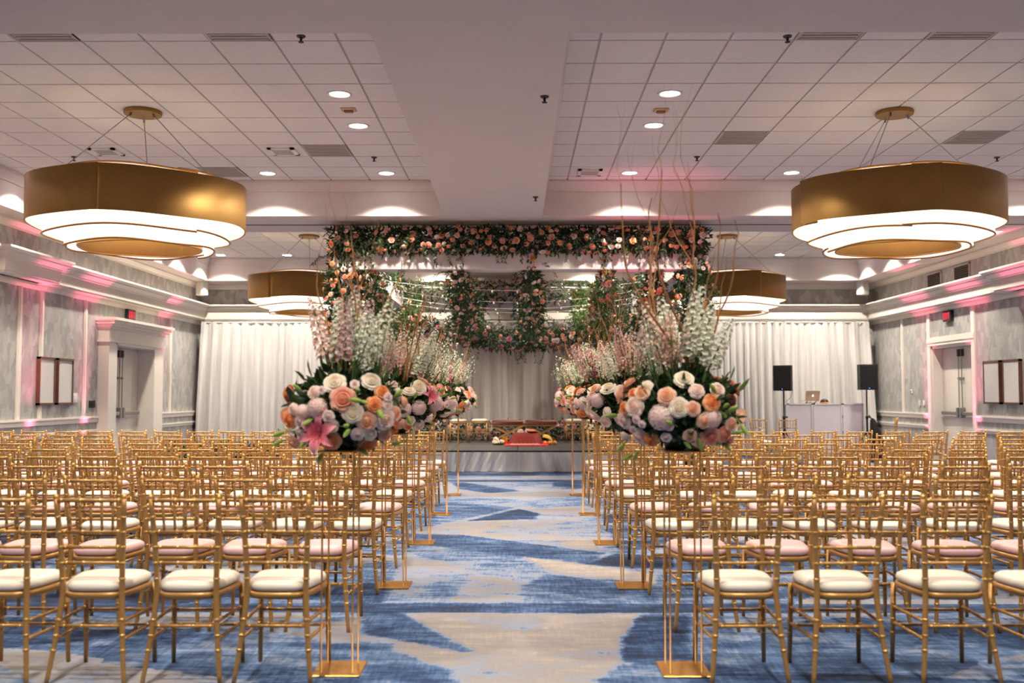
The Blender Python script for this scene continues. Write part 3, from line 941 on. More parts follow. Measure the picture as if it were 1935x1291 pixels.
def pendant(x, y, label, a0, a1):
    seam = a0
    t = thing('pendant_lamp', label, 'pendant lamp', (x, y, 3.0), group='drum pendants')
    Z = 3.0
    MB().lathe([(0.0, ZC - Z - 0.013), (0.20, ZC - Z - 0.013), (0.205, ZC - Z - 0.03), (0.20, ZC - Z - 0.055), (0.0, ZC - Z - 0.055)], 32).build('canopy', M['gold_brushed'], t)
    for k in range(3):
        a = R(seam + 40 + 120 * k)
        c = MB().tube([(0.13 * math.cos(a), 0.13 * math.sin(a), ZC - Z - 0.06), (0.9 * math.cos(a), 0.9 * math.sin(a), 0.74)], 0.005, 6)
        c.tube([(0.13 * math.cos(a), 0.13 * math.sin(a), ZC - Z - 0.05), (0.15 * math.cos(a), 0.15 * math.sin(a), ZC - Z - 0.10)], 0.012, 6)
        c.build('cable', M['steel'], t)
    # outer metal drum: two curled panels that overlap at the seam
    shell(1.165, 0.25, 0.72, a0, a1, 0.012, wave=0.009, zw=0.014, ph=0.3).build('gold_panel', M['gold_brushed'], t, True)
    shell(1.115, 0.25, 0.72, a1 - 14, a0 + 372, 0.012, wave=0.009, zw=0.014, ph=1.0).build('gold_panel', M['gold_brushed'], t, True)
    shell(1.148, 0.252, 0.715, a0 + 1, a1 - 1, 0.006, wave=0.009, zw=0.014, ph=0.3).build('drum_liner', M['liner'], t, True)
    shell(1.098, 0.252, 0.715, a1 - 13, a0 + 371, 0.006, wave=0.009, zw=0.014, ph=1.0).build('drum_liner', M['liner'], t, True)
    # middle and inner fabric tiers with gold piping
    for (r, z0, z1, s0) in ((0.985, 0.135, 0.76, 60), (0.775, 0.02, 0.62, 150)):
        a0 = seam + s0
        for (rr, a, b, ph) in ((r, a0, a0 + 200, 0.8), (r - 0.035, a0 + 188, a0 + 366, 2.0)):
            sh = shell(rr, z0, z1, a, b, 0.008, ph=ph, wave=0.009, zw=0.014).build('fabric_shade', M['glow_fabric'], t, True)
            piping(rr, z0, a, b, ph=ph, rad=0.011, wave=0.009, zw=0.014).build('piping', M['gold_trim'], sh, True)
            piping(rr, z1, a, b, ph=ph, rad=0.011, wave=0.009, zw=0.014).build('piping', M['gold_trim'], sh, True)
    shell(0.65, 0.03, 0.5, seam, seam + 360, 0.01, wave=0.006, ph=0.1, zw=0.006).build('inner_ring', M['gold_inner'], t, True)
    piping(0.645, 0.028, seam, seam + 360, wave=0.006, ph=0.1, zw=0.006).build('piping', M['gold_trim'], t, True)
    MB().lathe([(0.0, 0.50), (0.63, 0.50), (0.63, 0.51), (0.0, 0.51)], 48).build('diffuser', M['diffuser'], t)
    MB().lathe([(0.0, 0.56), (0.70, 0.56), (0.86, 0.60), (0.86, 0.606), (0.70, 0.566), (0.0, 0.566)], 48).build('glow_blocker', M['white_plastic'], t)  # unseen disc added to keep the drum's glow off the ceiling
pendant(-4.157, 10.875, 'gold tiered drum pendant hanging in the front left ceiling bay', 65, 270)
pendant(4.19, 10.94, 'gold tiered drum pendant hanging in the front right ceiling bay', 192, 271)
pendant(-4.127, 19.55, 'gold drum pendant in the far left bay behind the flower canopy', 60, 245)
pendant(4.15, 19.59, 'gold drum pendant in the far right bay behind the flower canopy', 170, 290)

# ================================================================== pink uplights on the floor along the walls
def uplight(x, y, s, label, power=1.0, cone=30):
    t = thing('floor_uplight', label, 'uplight', (x, y, 0), group='pink wall uplights')
    b = MB(); b.rbox(-0.09, 0.09, -0.09, 0.09, 0.0, 0.12, 0.015); b.build('housing', M['black'], t)
    MB().lathe([(0.0, 0.121), (0.07, 0.121), (0.07, 0.128), (0.0, 0.128)], 20).build('led_lens', M['uplens'], t)
    L = bpy.data.lights.new('uplight_lamp', 'SPOT')
    L.energy = UPLIGHT_W * power; L.color = UPLIGHT_COLOR
    L.spot_size = R(cone); L.spot_blend = 1.0; L.shadow_soft_size = 0.1
    o = link('uplight_lamp', L, t)
    o.location = (0, 0, 0.14)
    o.rotation_euler = (R(180), s * R(-2.2), 0)
M['uplens'] = emis('pink_led', lin(255, 60, 110), 4.0)
for y, w in ((15.45, 'below the left wall strips nearest the framed panels'), (17.4, 'left of the left door'), (21.0, 'right of the left door'), (11.6, 'along the left wall by the front bay')):
    uplight(XL + 0.2, y, 1, 'small pink floor uplight ' + w)
for y, w in ((16.1, 'beside the right framed panels'), (18.35, 'on near side of the right door'), (20.6, 'on far side of the right door'), (12.0, 'along the right wall by the front bay')):
    uplight(XR - 0.2, y, -1, 'small pink floor uplight ' + w)

uplight(1.95, 14.72, 0, 'small pink floor uplight in front of the canopy, right side', 0.35, 40)

# ================================================================== chairs
def catmull(P, n):
    P = [Vector(p) for p in P]
    out = []
    for i in range(len(P) - 1):
        p0 = P[max(i - 1, 0)]; p1 = P[i]; p2 = P[i + 1]; p3 = P[min(i + 2, len(P) - 1)]
        for k in range(n):
            t = k / n
            out.append(0.5 * ((2 * p1) + (p2 - p0) * t + (2 * p0 - 5 * p1 + 4 * p2 - p3) * t * t + (3 * p1 - p0 - 3 * p2 + p3) * t ** 3))
    out.append(P[-1])
    return out

POST = [(0.192, -0.238, 0.0), (0.168, -0.205, 0.2), (0.150, -0.178, 0.40), (0.148, -0.175, 0.48), (0.156, -0.192, 0.68), (0.170, -0.225, 0.915)]
def post_at(z, s):
    for a, b in zip(POST, POST[1:]):
        if a[2] <= z <= b[2]:
            t = (z - a[2]) / (b[2] - a[2])
            return Vector((s * (a[0] + (b[0] - a[0]) * t), a[1] + (b[1] - a[1]) * t, z))
    return Vector((s * POST[-1][0], POST[-1][1], z))

def ring_on(mb, p, d, r, h=0.006):
    d = d.normalized()
    mb.tube([p - d * h, p - d * h * 0.5, p + d * h * 0.5, p + d * h], [r * 0.98, r * 1.16, r * 1.16, r * 0.98], 8, caps=False, mat=1)

GOLD2 = [M['chair_gold'], M['chair_ring']]
def stick(a, b, r, marks, n=6):
    a, b = Vector(a), Vector(b)
    mb = MB().tube([a, b], r, n)
    for t in marks: ring_on(mb, a.lerp(b, t), b - a, r)
    return mb

def chair_meshes():
    out = []
    for s in (-1, 1):
        pts = catmull([(s * p[0], p[1], p[2]) for p in POST], 3)
        L = len(pts)
        rad = [0.0115 + 0.0035 * min(1, p.z / 0.35) - 0.0015 * max(0, (p.z - 0.5) / 0.4) for p in pts]
        mb = MB().tube(pts, rad, 8)
        for z in (0.165, 0.235, 0.31, 0.51, 0.59, 0.67, 0.745, 0.82):
            p = post_at(z, s); q = post_at(z + 0.02, s)
            ring_on(mb, p, q - p, 0.0148)
        top = post_at(0.915, s)
        mb.lathe([(0.0, 0.022), (0.009, 0.018), (0.013, 0.008), (0.0145, 0.0), (0.013, -0.004)], 8, top, 1)
        out.append(('back_leg', mb, True))
    for s in (-1, 1):
        a, b = Vector((s * 0.178, 0.178, 0.425)), Vector((s * 0.185, 0.200, 0.0))
        mb = MB().tube([a, a.lerp(b, 0.5), b], [0.0145, 0.014, 0.0115], 8)
        for t in (0.25, 0.45, 0.62): ring_on(mb, a.lerp(b, t), b - a, 0.0142)
        out.append(('front_leg', mb, True))
    # back rails
    for nm, z, r in (('top_rail', 0.902, 0.011), ('back_rail', 0.745, 0.0095), ('back_rail', 0.667, 0.0095), ('back_rail', 0.588, 0.0095)):
        out.append((nm, stick(post_at(z, -1), post_at(z, 1), r, (0.08, 0.36, 0.64, 0.92)), True))
    a, b = post_at(0.745, 1), post_at(0.902, 1)
    for k in range(5):
        u = (k + 1) / 6 * 2 - 1
        lo = Vector((a.x * u, a.y, a.z)); hi = Vector((b.x * u, b.y, b.z))
        out.append(('spindle', stick(lo, hi, 0.0068, (0.2, 0.5, 0.8)), True))
    # stretchers
    out.append(('stretcher', stick(post_at(0.28, -1), post_at(0.28, 1), 0.0088, (0.1, 0.37, 0.63, 0.9)), True))
    for z in (0.28, 0.20):
        out.append(('stretcher', stick((-0.182, 0.19, z), (0.182, 0.19, z), 0.0088, (0.1, 0.37, 0.63, 0.9)), True))
    for s in (-1, 1):
        for z in (0.30, 0.215):
            out.append(('stretcher', stick(post_at(z, s), (s * 0.182, 0.19, z), 0.0088, (0.1, 0.37, 0.63, 0.9)), True))
    # seat frame and cushion share one outline
    def outline(k, sc):
        t = 2 * PI * k / 36
        c, s = math.cos(t), math.sin(t)
        e = 0.52
        x = math.copysign(abs(c) ** e, c); y = math.copysign(abs(s) ** e, s)
        w = 0.178 + 0.024 * y
        return (x * w * sc, 0.005 + y * 0.198 * sc)
    mb = MB()
    rows = [[(*outline(k, sc), z) for k in range(36)] for sc, z in ((0.90, 0.405), (1.0, 0.412), (1.03, 0.43), (1.0, 0.442), (0.90, 0.442))]
    mb.grid([[rows[j][k] for j in range(5)] for k in range(36)], close_u=True)
    mb.f.append(tuple(k * 5 for k in range(36))); mb.m.append(0)
    mb.f.append(tuple(k * 5 + 4 for k in range(36))[::-1]); mb.m.append(0)
    out.append(('seat_frame', mb, True))
    cu = MB()
    prof = [(0.90, 0.443), (0.98, 0.452), (1.0, 0.466), (0.975, 0.482), (0.88, 0.495), (0.65, 0.503), (0.3, 0.506), (0.02, 0.506)]
    cu.grid([[(*outline(k, sc), z) for sc, z in prof] for k in range(36)], close_u=True)
    cu.f.append(tuple(k * 8 + 7 for k in range(36))); cu.m.append(0)
    cu.f.append(tuple(k * 8 for k in range(36))); cu.m.append(0)
    res = []
    for nm, m_, sm in out:
        me = m_.mesh(nm, GOLD2, sm); fixnormals(me); res.append((nm, me))
    cush = {}
    for c in ('cream', 'pink'):
        me = cu.mesh('cushion', M['cushion_' + c], True); fixnormals(me); cush[c] = me
    return res, cush
CHAIR, CUSH = chair_meshes()

def place_chair(x, y, rz, colour, label, group, z=0.0, back=True, name='banquet_chair', cat='chair'):
    t = thing(name, label, cat, (x, y, z), rz, group)
    for nm, me in CHAIR:
        if not back and nm in ('back_leg', 'top_rail', 'back_rail', 'spindle'): continue
        link(nm, me, t)
    link('cushion', CUSH[colour], t)
    return t

ROW0, ROWP = 4.985, 1.104
for r in range(9):
    d = ROW0 + ROWP * r
    yc = d + 0.225
    colour = 'cream' if r % 2 == 0 else 'pink'
    for side, s, x0, p, lim in (('left', -1, -1.20, 0.46, 0.525), ('right', 1, 1.137, 0.515, 0.515)):
        off = rng.uniform(-0.02, 0.02) if r > 1 else 0
        for i in range(15):
            x = x0 + off + s * p * i + (rng.uniform(-0.02, 0.02) if i else 0)
            if abs(x) - 0.22 > lim * (d + 0.4) or abs(x) > (7.25 if s < 0 else 8.1): break
            place_chair(x, yc + rng.uniform(-0.015, 0.015), R(rng.uniform(-2.5, 2.5)), colour,
                        'gold bamboo-style chair, %s cushion, %s block, %s row from camera, %s from aisle' % (colour, side, ORD[r], ORD[i]),
                        'gold chairs of the %s block' % side)

# ================================================================== flowers: shared meshes
def petal_grid(mb, phi0, w, Rr, h, curl, nu=4, nv=3, ruff=0.0, close=0.0):
    rows = []
    for i in range(nu + 1):
        u = -1 + 2 * i / nu
        row = []
        for j in range(nv + 1):
            v = j / nv
            ph = phi0 + u * w * (0.35 + 0.65 * math.sin(min(1, v * 1.15) * PI / 2))
            rho = Rr * (0.30 + 0.70 * math.sin(v * PI / 2)) * (1 - 0.06 * u * u) + curl * v ** 4 * (1 - 0.4 * u * u)
            rho *= 1 - close * v ** 3
            z = h * (v ** 0.8) * (1 - 0.16 * abs(u) ** 2.5 * v) - 0.75 * curl * v ** 6 + ruff * math.sin(u * 4 + phi0) * v
            row.append((rho * math.cos(ph), rho * math.sin(ph), z - 0.35))
        rows.append(row)
    mb.grid(rows)

def rose_mb(openness=1.0, seed=0):
    r_ = random.Random(seed)
    mb = MB()
    for k, (n, Rr, h, curl, cl) in enumerate(((3, 0.22, 0.74, 0.0, 0.7), (4, 0.36, 0.76, 0.0, 0.42), (5, 0.52, 0.72, 0.03, 0.22), (5, 0.68, 0.64, 0.10, 0.08), (6, 0.82, 0.52, 0.20, 0), (6, 0.92, 0.34, 0.26, 0))):
        Rr *= openness
        o = r_.uniform(0, 6.28)
        for i in range(n):
            petal_grid(mb, o + i * 2 * PI / n + r_.uniform(-0.1, 0.1), PI / n * 1.28, Rr, h * r_.uniform(0.93, 1.05), curl, ruff=0.02, close=cl)
    mb.lathe([(0.55, -0.3), (0.84, -0.14), (0.70, -0.02), (0.55, 0.10), (0.40, 0.20), (0.24, 0.27), (0.12, 0.33), (0.0, 0.35)], 10)
    mb.lathe([(0.0, -0.5), (0.12, -0.48), (0.3, -0.36), (0.34, -0.25), (0.0, -0.2)], 8)
    return mb
ROSES = {}
for c in PETAL:
    if c in ('lily', 'bud', 'mauve', 'white'): continue
    ROSES[c] = [rose_mb(1.0, 3).mesh('rose', PETAL[c], True), rose_mb(0.78, 5).mesh('rose', PETAL[c], True), rose_mb(1.05, 9).mesh('rose', PETAL[c], True)]

def hydrangea_mesh(mat, seed):
    r_ = random.Random(seed)
    mb = MB()
    N = 110
    for i in range(N):
        z = 1 - 1.5 * (i + 0.5) / N
        a = i * 2.39996
        rr = math.sqrt(max(0, 1 - z * z))
        n = Vector((rr * math.cos(a), rr * math.sin(a), z))
        p = n * r_.uniform(0.92, 1.0)
        t1 = n.orthogonal().normalized(); t2 = n.cross(t1)
        s = 0.155
        o = r_.uniform(0, 6.28)
        for k in range(4):
            q = o + k * PI / 2
            d = t1 * math.cos(q) + t2 * math.sin(q); e = t1 * -math.sin(q) + t2 * math.cos(q)
            mb.add([p, p + d * s * 0.7 + e * s * 0.5 + n * 0.03, p + d * s * 1.1 + n * 0.01, p + d * s * 0.7 - e * s * 0.5 + n * 0.03], [(0, 1, 2, 3)])
    mb.lathe([(0.0, -0.7), (0.6, -0.5), (0.86, 0.0), (0.6, 0.6), (0.0, 0.86)], 12)
    return mb.mesh('hydrangea', mat, True)
HYD = [hydrangea_mesh(PETAL['mauve'], 1), hydrangea_mesh(PETAL['mauve'], 2)]

def lily_mesh():
    mb = MB()
    for k in range(6):
        a = k * PI / 3
        wv = 0.20 if k % 2 else 0.27
        rows = []
        for i in range(5):
            u = -1 + i / 2
            row = []
            for j in range(7):
                v = j / 6
                w = wv * math.sin(PI * (0.12 + 0.88 * v)) ** 0.8
                rho = 0.08 + 0.95 * v ** 1.1
                z = 0.55 * math.sin(v * PI * 0.62) - 0.30 * v ** 3 + 0.05 * u * u
                row.append((rho * math.cos(a) - u * w * math.sin(a), rho * math.sin(a) + u * w * math.cos(a), z))
            rows.append(row)
        mb.grid(rows)
    for k in range(6):
        a = k * PI / 3 + 0.5
        mb.tube([(0, 0, 0.05), (0.12 * math.cos(a), 0.12 * math.sin(a), 0.35), (0.26 * math.cos(a), 0.26 * math.sin(a), 0.62)], [0.02, 0.015, 0.03], 4)
    return mb.mesh('lily', PETAL['lily'], True)
LILY = lily_mesh()

def bud_mesh():
    mb = MB()
    mb.lathe([(0.0, 0.0), (0.10, 0.1), (0.17, 0.35), (0.18, 0.6), (0.12, 0.85), (0.0, 1.0)], 8)
    mb.tube([(0, 0, 0.04), (0.03, 0, -0.3), (0.0, 0.04, -0.7)], 0.035, 5)
    return mb.mesh('lily_bud', PETAL['bud'], True)
BUD = bud_mesh()

def floret(mb, p, n, s, r_, k=5):
    t1 = n.orthogonal().normalized(); t2 = n.cross(t1)
    o = r_.uniform(0, 6.28)
    for i in range(k):
        q = o + i * 2 * PI / k
        d = t1 * math.cos(q) + t2 * math.sin(q); e = t1 * -math.sin(q) + t2 * math.cos(q)
        mb.add([p, p + d * s * 0.6 + e * s * 0.42 + n * s * 0.35, p + d * s + n * s * 0.3, p + d * s * 0.6 - e * s * 0.42 + n * s * 0.35], [(0, 1, 2, 3)], 0)

def spike_mesh(col, seed):
    r_ = random.Random(seed)
    mb = MB()
    bend = Vector((r_.uniform(-0.1, 0.1), r_.uniform(-0.1, 0.1), 0))
    def axis(t): return Vector((bend.x * t * t, bend.y * t * t, t * 0.72))
    mb.tube([axis(i / 6) for i in range(7)], [0.006, 0.0055, 0.005, 0.0045, 0.004, 0.003, 0.002], 5, mat=1)
    N = 74
    for i in range(N):
        t = 0.34 + 0.64 * i / N
        a = i * 2.39996 + r_.uniform(-0.3, 0.3)
        w = 1 - (i / N) ** 2.2
        out = Vector((math.cos(a), math.sin(a), 0.35)).normalized()
        p = axis(t) + out * (0.012 + 0.026 * w)
        floret(mb, p, out, 0.009 + 0.012 * w, r_)
    for i in range(5):
        t = 0.08 + i * 0.055
        a = r_.uniform(0, 6.28)
        d = Vector((math.cos(a), math.sin(a), 0.9)).normalized()
        p = axis(t); e = d.cross(Vector((0, 0, 1))).normalized()
        mb.add([p, p + d * 0.05 + e * 0.008, p + d * 0.11, p + d * 0.05 - e * 0.008], [(0, 1, 2, 3)], 1)
    return mb.mesh('delphinium_spike', [PETAL[col], M['stem']], True)
SPIKES = {c: [spike_mesh(c, 10 + k) for k in range(3)] for c in ('white', 'blush', 'lilac', 'pink')}

def spray_mesh(col, seed):
    r_ = random.Random(seed)
    mb = MB()
    for b in range(9):
        a = r_.uniform(0, 6.28); tilt = r_.uniform(0.05, 0.38)
        L = r_.uniform(0.38, 0.68)
        end = Vector((math.cos(a) * math.sin(tilt), math.sin(a) * math.sin(tilt), math.cos(tilt))) * L
        mid = end * 0.5 + Vector((0, 0, 0.04))
        pts = catmull([(0, 0, 0), mid, end], 3)
        mb.tube(pts, [0.003] * len(pts), 4, mat=1)
        for k in range(15):
            t = r_.uniform(0.42, 1)
            p = Vector((0, 0, 0)).lerp(end, t) + Vector((r_.gauss(0, 0.02), r_.gauss(0, 0.02), r_.gauss(0, 0.015)))
            n = Vector((r_.gauss(0, 1), r_.gauss(0, 1), r_.gauss(0.4, 1))).normalized()
            floret(mb, p, n, r_.uniform(0.010, 0.017), r_)
    return mb.mesh('filler_spray', [PETAL[col], M['stem']], True)
SPRAYS = [spray_mesh('white', 21), spray_mesh('white', 22), spray_mesh('blush', 23)]

def branch_mesh(seed, H=1.0):
    r_ = random.Random(seed)
    mb = MB()
    def walk(p, d, L, r0, depth):
        n = max(4, int(L / 0.07))
        pts, rad = [p.copy()], [r0]
        for i in range(n):
            d = (d + Vector((r_.gauss(0, 0.17) - d.x * 0.22, r_.gauss(0, 0.17) - d.y * 0.22, 0.06))).normalized()
            p = p + d * (L / n)
            pts.append(p.copy()); rad.append(r0 * (1 - 0.75 * (i + 1) / n))
            if depth < 2 and i > n * 0.3 and r_.random() < (0.28 if depth == 0 else 0.15):
                nd = (d + Vector((r_.gauss(0, 0.5), r_.gauss(0, 0.5), 0.2))).normalized()
                walk(p.copy(), nd, L * r_.uniform(0.25, 0.5), rad[-1] * 0.75, depth + 1)
        mb.tube(pts, rad, 5)
    walk(Vector((0, 0, 0)), Vector((r_.gauss(0, 0.08), r_.gauss(0, 0.08), 1)).normalized(), H, 0.0075, 0)
    return mb.mesh('willow_branch', M['branch'], True)
BRANCHES = [branch_mesh(31 + k) for k in range(6)]

def leaf_mesh(name, pts, dirs, L, W, mat, seed=0):
    """a cloud of folded leaves; every leaf a loose island"""
    g = np.random.default_rng(seed)
    N = len(pts)
    pts = np.asarray(pts, float); dirs = np.asarray(dirs, float)
    dirs /= np.linalg.norm(dirs, axis=1, keepdims=True) + 1e-9
    rv = g.normal(size=(N, 3))
    side = np.cross(dirs, rv); side /= np.linalg.norm(side, axis=1, keepdims=True) + 1e-9
    nrm = np.cross(side, dirs)
    L = np.asarray(L).reshape(-1, 1); W = np.asarray(W).reshape(-1, 1)
    v = np.empty((N, 6, 3))
    v[:, 0] = pts
    v[:, 1] = pts + dirs * L * 0.35 + side * W * 0.5 + nrm * W * 0.18
    v[:, 2] = pts + dirs * L * 0.72 + side * W * 0.36 + nrm * W * 0.05
    v[:, 3] = pts + dirs * L - nrm * L * 0.12
    v[:, 4] = pts + dirs * L * 0.72 - side * W * 0.36 + nrm * W * 0.05
    v[:, 5] = pts + dirs * L * 0.35 - side * W * 0.5 + nrm * W * 0.18
    me = bpy.data.meshes.new(name)
    me.vertices.add(N * 6); me.vertices.foreach_set('co', v.ravel())
    base = np.arange(N)[:, None] * 6
    quads = np.stack([base + np.array([0, 1, 2, 3]), base + np.array([0, 3, 4, 5])], 1).reshape(-1)
    me.loops.add(len(quads)); me.loops.foreach_set('vertex_index', quads)
    me.polygons.add(N * 2)
    me.polygons.foreach_set('loop_start', np.arange(N * 2) * 4)
    me.materials.append(mat)
    me.update(calc_edges=True); me.validate()
    return me

def aim(o, d, spin=0.0):
    q = Vector(d).normalized().to_track_quat('Z', 'Y')
    o.rotation_mode = 'QUATERNION'
    o.rotation_quaternion = q @ Quaternion((0, 0, 1), spin)

def put(name, me, parent, p, d, s, spin=None):
    o = link(name, me, parent)
    o.location = p; o.scale = (s, s, s)
    aim(o, d, rng.uniform(0, 6.28) if spin is None else spin)
    return o

# ================================================================== aisle flower stands
STAND_Y = [5.25, 7.52, 9.66, 11.95, 14.22]
STAND_X = {'left': -0.925, 'right': 0.86}
def flower_stand(x, y, label):
    t = thing('flower_stand', label, 'flower stand', (x, y, 0), group='gold aisle flower stands')
    MB().rbox(-0.125, 0.125, -0.145, 0.145, 0.0, 0.01, 0.003).build('base_plate', M['stand_gold'], t)
    for sx in (-1, 1):
        for sy in (-1, 1):
            MB().tube([(sx * 0.08, sy * 0.09, 0.008), (sx * 0.08, sy * 0.09, 1.13)], 0.0052, 8).build('rod', M['stand_gold'], t, True)
    MB().rbox(-0.105, 0.105, -0.12, 0.12, 1.13, 1.14, 0.003).build('top_plate', M['stand_gold'], t)

NEAR = {
    'right': dict(o=(1170, 680), k=6.796, roses=[(835, 240, 190, 'cream'), (610, 460, 215, 'peach'), (1000, 395, 180, 'blush'), (770, 610, 190, 'cream'), (950, 630, 140, 'peach'), (1095, 795, 175, 'peach'), (1195, 550, 165, 'orange'), (405, 1040, 190, 'orange'), (1020, 1140, 180, 'orange'), (1185, 1000, 180, 'coral'), (190, 600, 190, 'blush'), (290, 415, 150, 'peach'), (1270, 380, 150, 'blush'), (1445, 830, 130, 'peach'), (60, 790, 150, 'blush'), (70, 1000, 150, 'blush'), (350, 330, 150, 'cream'), (1420, 1050, 110, 'coral'), (175, 430, 110, 'orange'), (60, 620, 120, 'orange'), (640, 860, 90, 'blush')],
                  hyd=[(525, 765, 330), (1215, 775, 250)], lis=[(230, 760, 95), (300, 820, 90), (605, 985, 120), (190, 880, 85), (860, 1155, 90), (270, 1030, 80)],
                  buds=[(1340, 610), (1390, 670), (1020, 1010), (690, 830), (830, 1040), (250, 1170), (180, 1215), (80, 1060), (1340, 1040), (1460, 945), (1240, 430), (1310, 1090)], lily=[]),
    'left': dict(o=(530, 680), k=6.456, roses=[(660, 275, 195, 'cream'), (1110, 250, 185, 'cream'), (760, 475, 225, 'coral'), (1245, 390, 170, 'orange'), (1145, 545, 185, 'orange'), (880, 645, 190, 'cream'), (1055, 755, 180, 'peach'), (1275, 730, 195, 'blush'), (1400, 665, 145, 'peach'), (600, 1000, 200, 'orange'), (1065, 1045, 180, 'orange'), (1285, 930, 165, 'peach'), (1490, 790, 120, 'peach'), (110, 745, 150, 'orange'), (160, 1020, 160, 'peach'), (410, 390, 150, 'blush'), (150, 600, 130, 'blush'), (620, 810, 130, 'cream'), (510, 640, 110, 'coral'), (1310, 540, 110, 'blush')],
                 hyd=[(430, 590, 250), (250, 650, 190)], lis=[(590, 690, 130), (250, 880, 100), (245, 750, 110), (940, 900, 150), (905, 310, 100), (510, 380, 90), (1300, 460, 100)],
                 buds=[(260, 380), (965, 500), (960, 370), (400, 720), (320, 935), (60, 880), (530, 1115), (945, 1080), (1470, 1010), (1590, 790), (1180, 600), (1380, 470), (40, 980), (850, 840)], lily=[(490, 900)]),
}
CEN = Vector((0, 0, 0.22)); RAD = Vector((0.33, 0.30, 0.225))

def on_ball(d):
    d = d.normalized()
    return CEN + Vector((d.x * RAD.x, d.y * RAD.y, d.z * RAD.z))

def ball_normal(p):
    q = p - CEN
    return Vector((q.x / RAD.x ** 2, q.y / RAD.y ** 2, q.z / RAD.z ** 2)).normalized()

def px_on_ball(px, py, base):
    """where the line of sight of a pixel meets the flower ball (or passes it closest)"""
    d = ray(px, py).normalized()
    o = EYE - base - CEN
    S = Vector((1 / RAD.x, 1 / RAD.y, 1 / RAD.z))
    oo = Vector((o.x * S.x, o.y * S.y, o.z * S.z)); dd = Vector((d.x * S.x, d.y * S.y, d.z * S.z))
    a = dd.dot(dd); b = 2 * oo.dot(dd); c = oo.dot(oo) - 1
    disc = b * b - 4 * a * c
    t = (-b - math.sqrt(disc)) / (2 * a) if disc > 0 else -b / (2 * a)
    return EYE - base + d * t

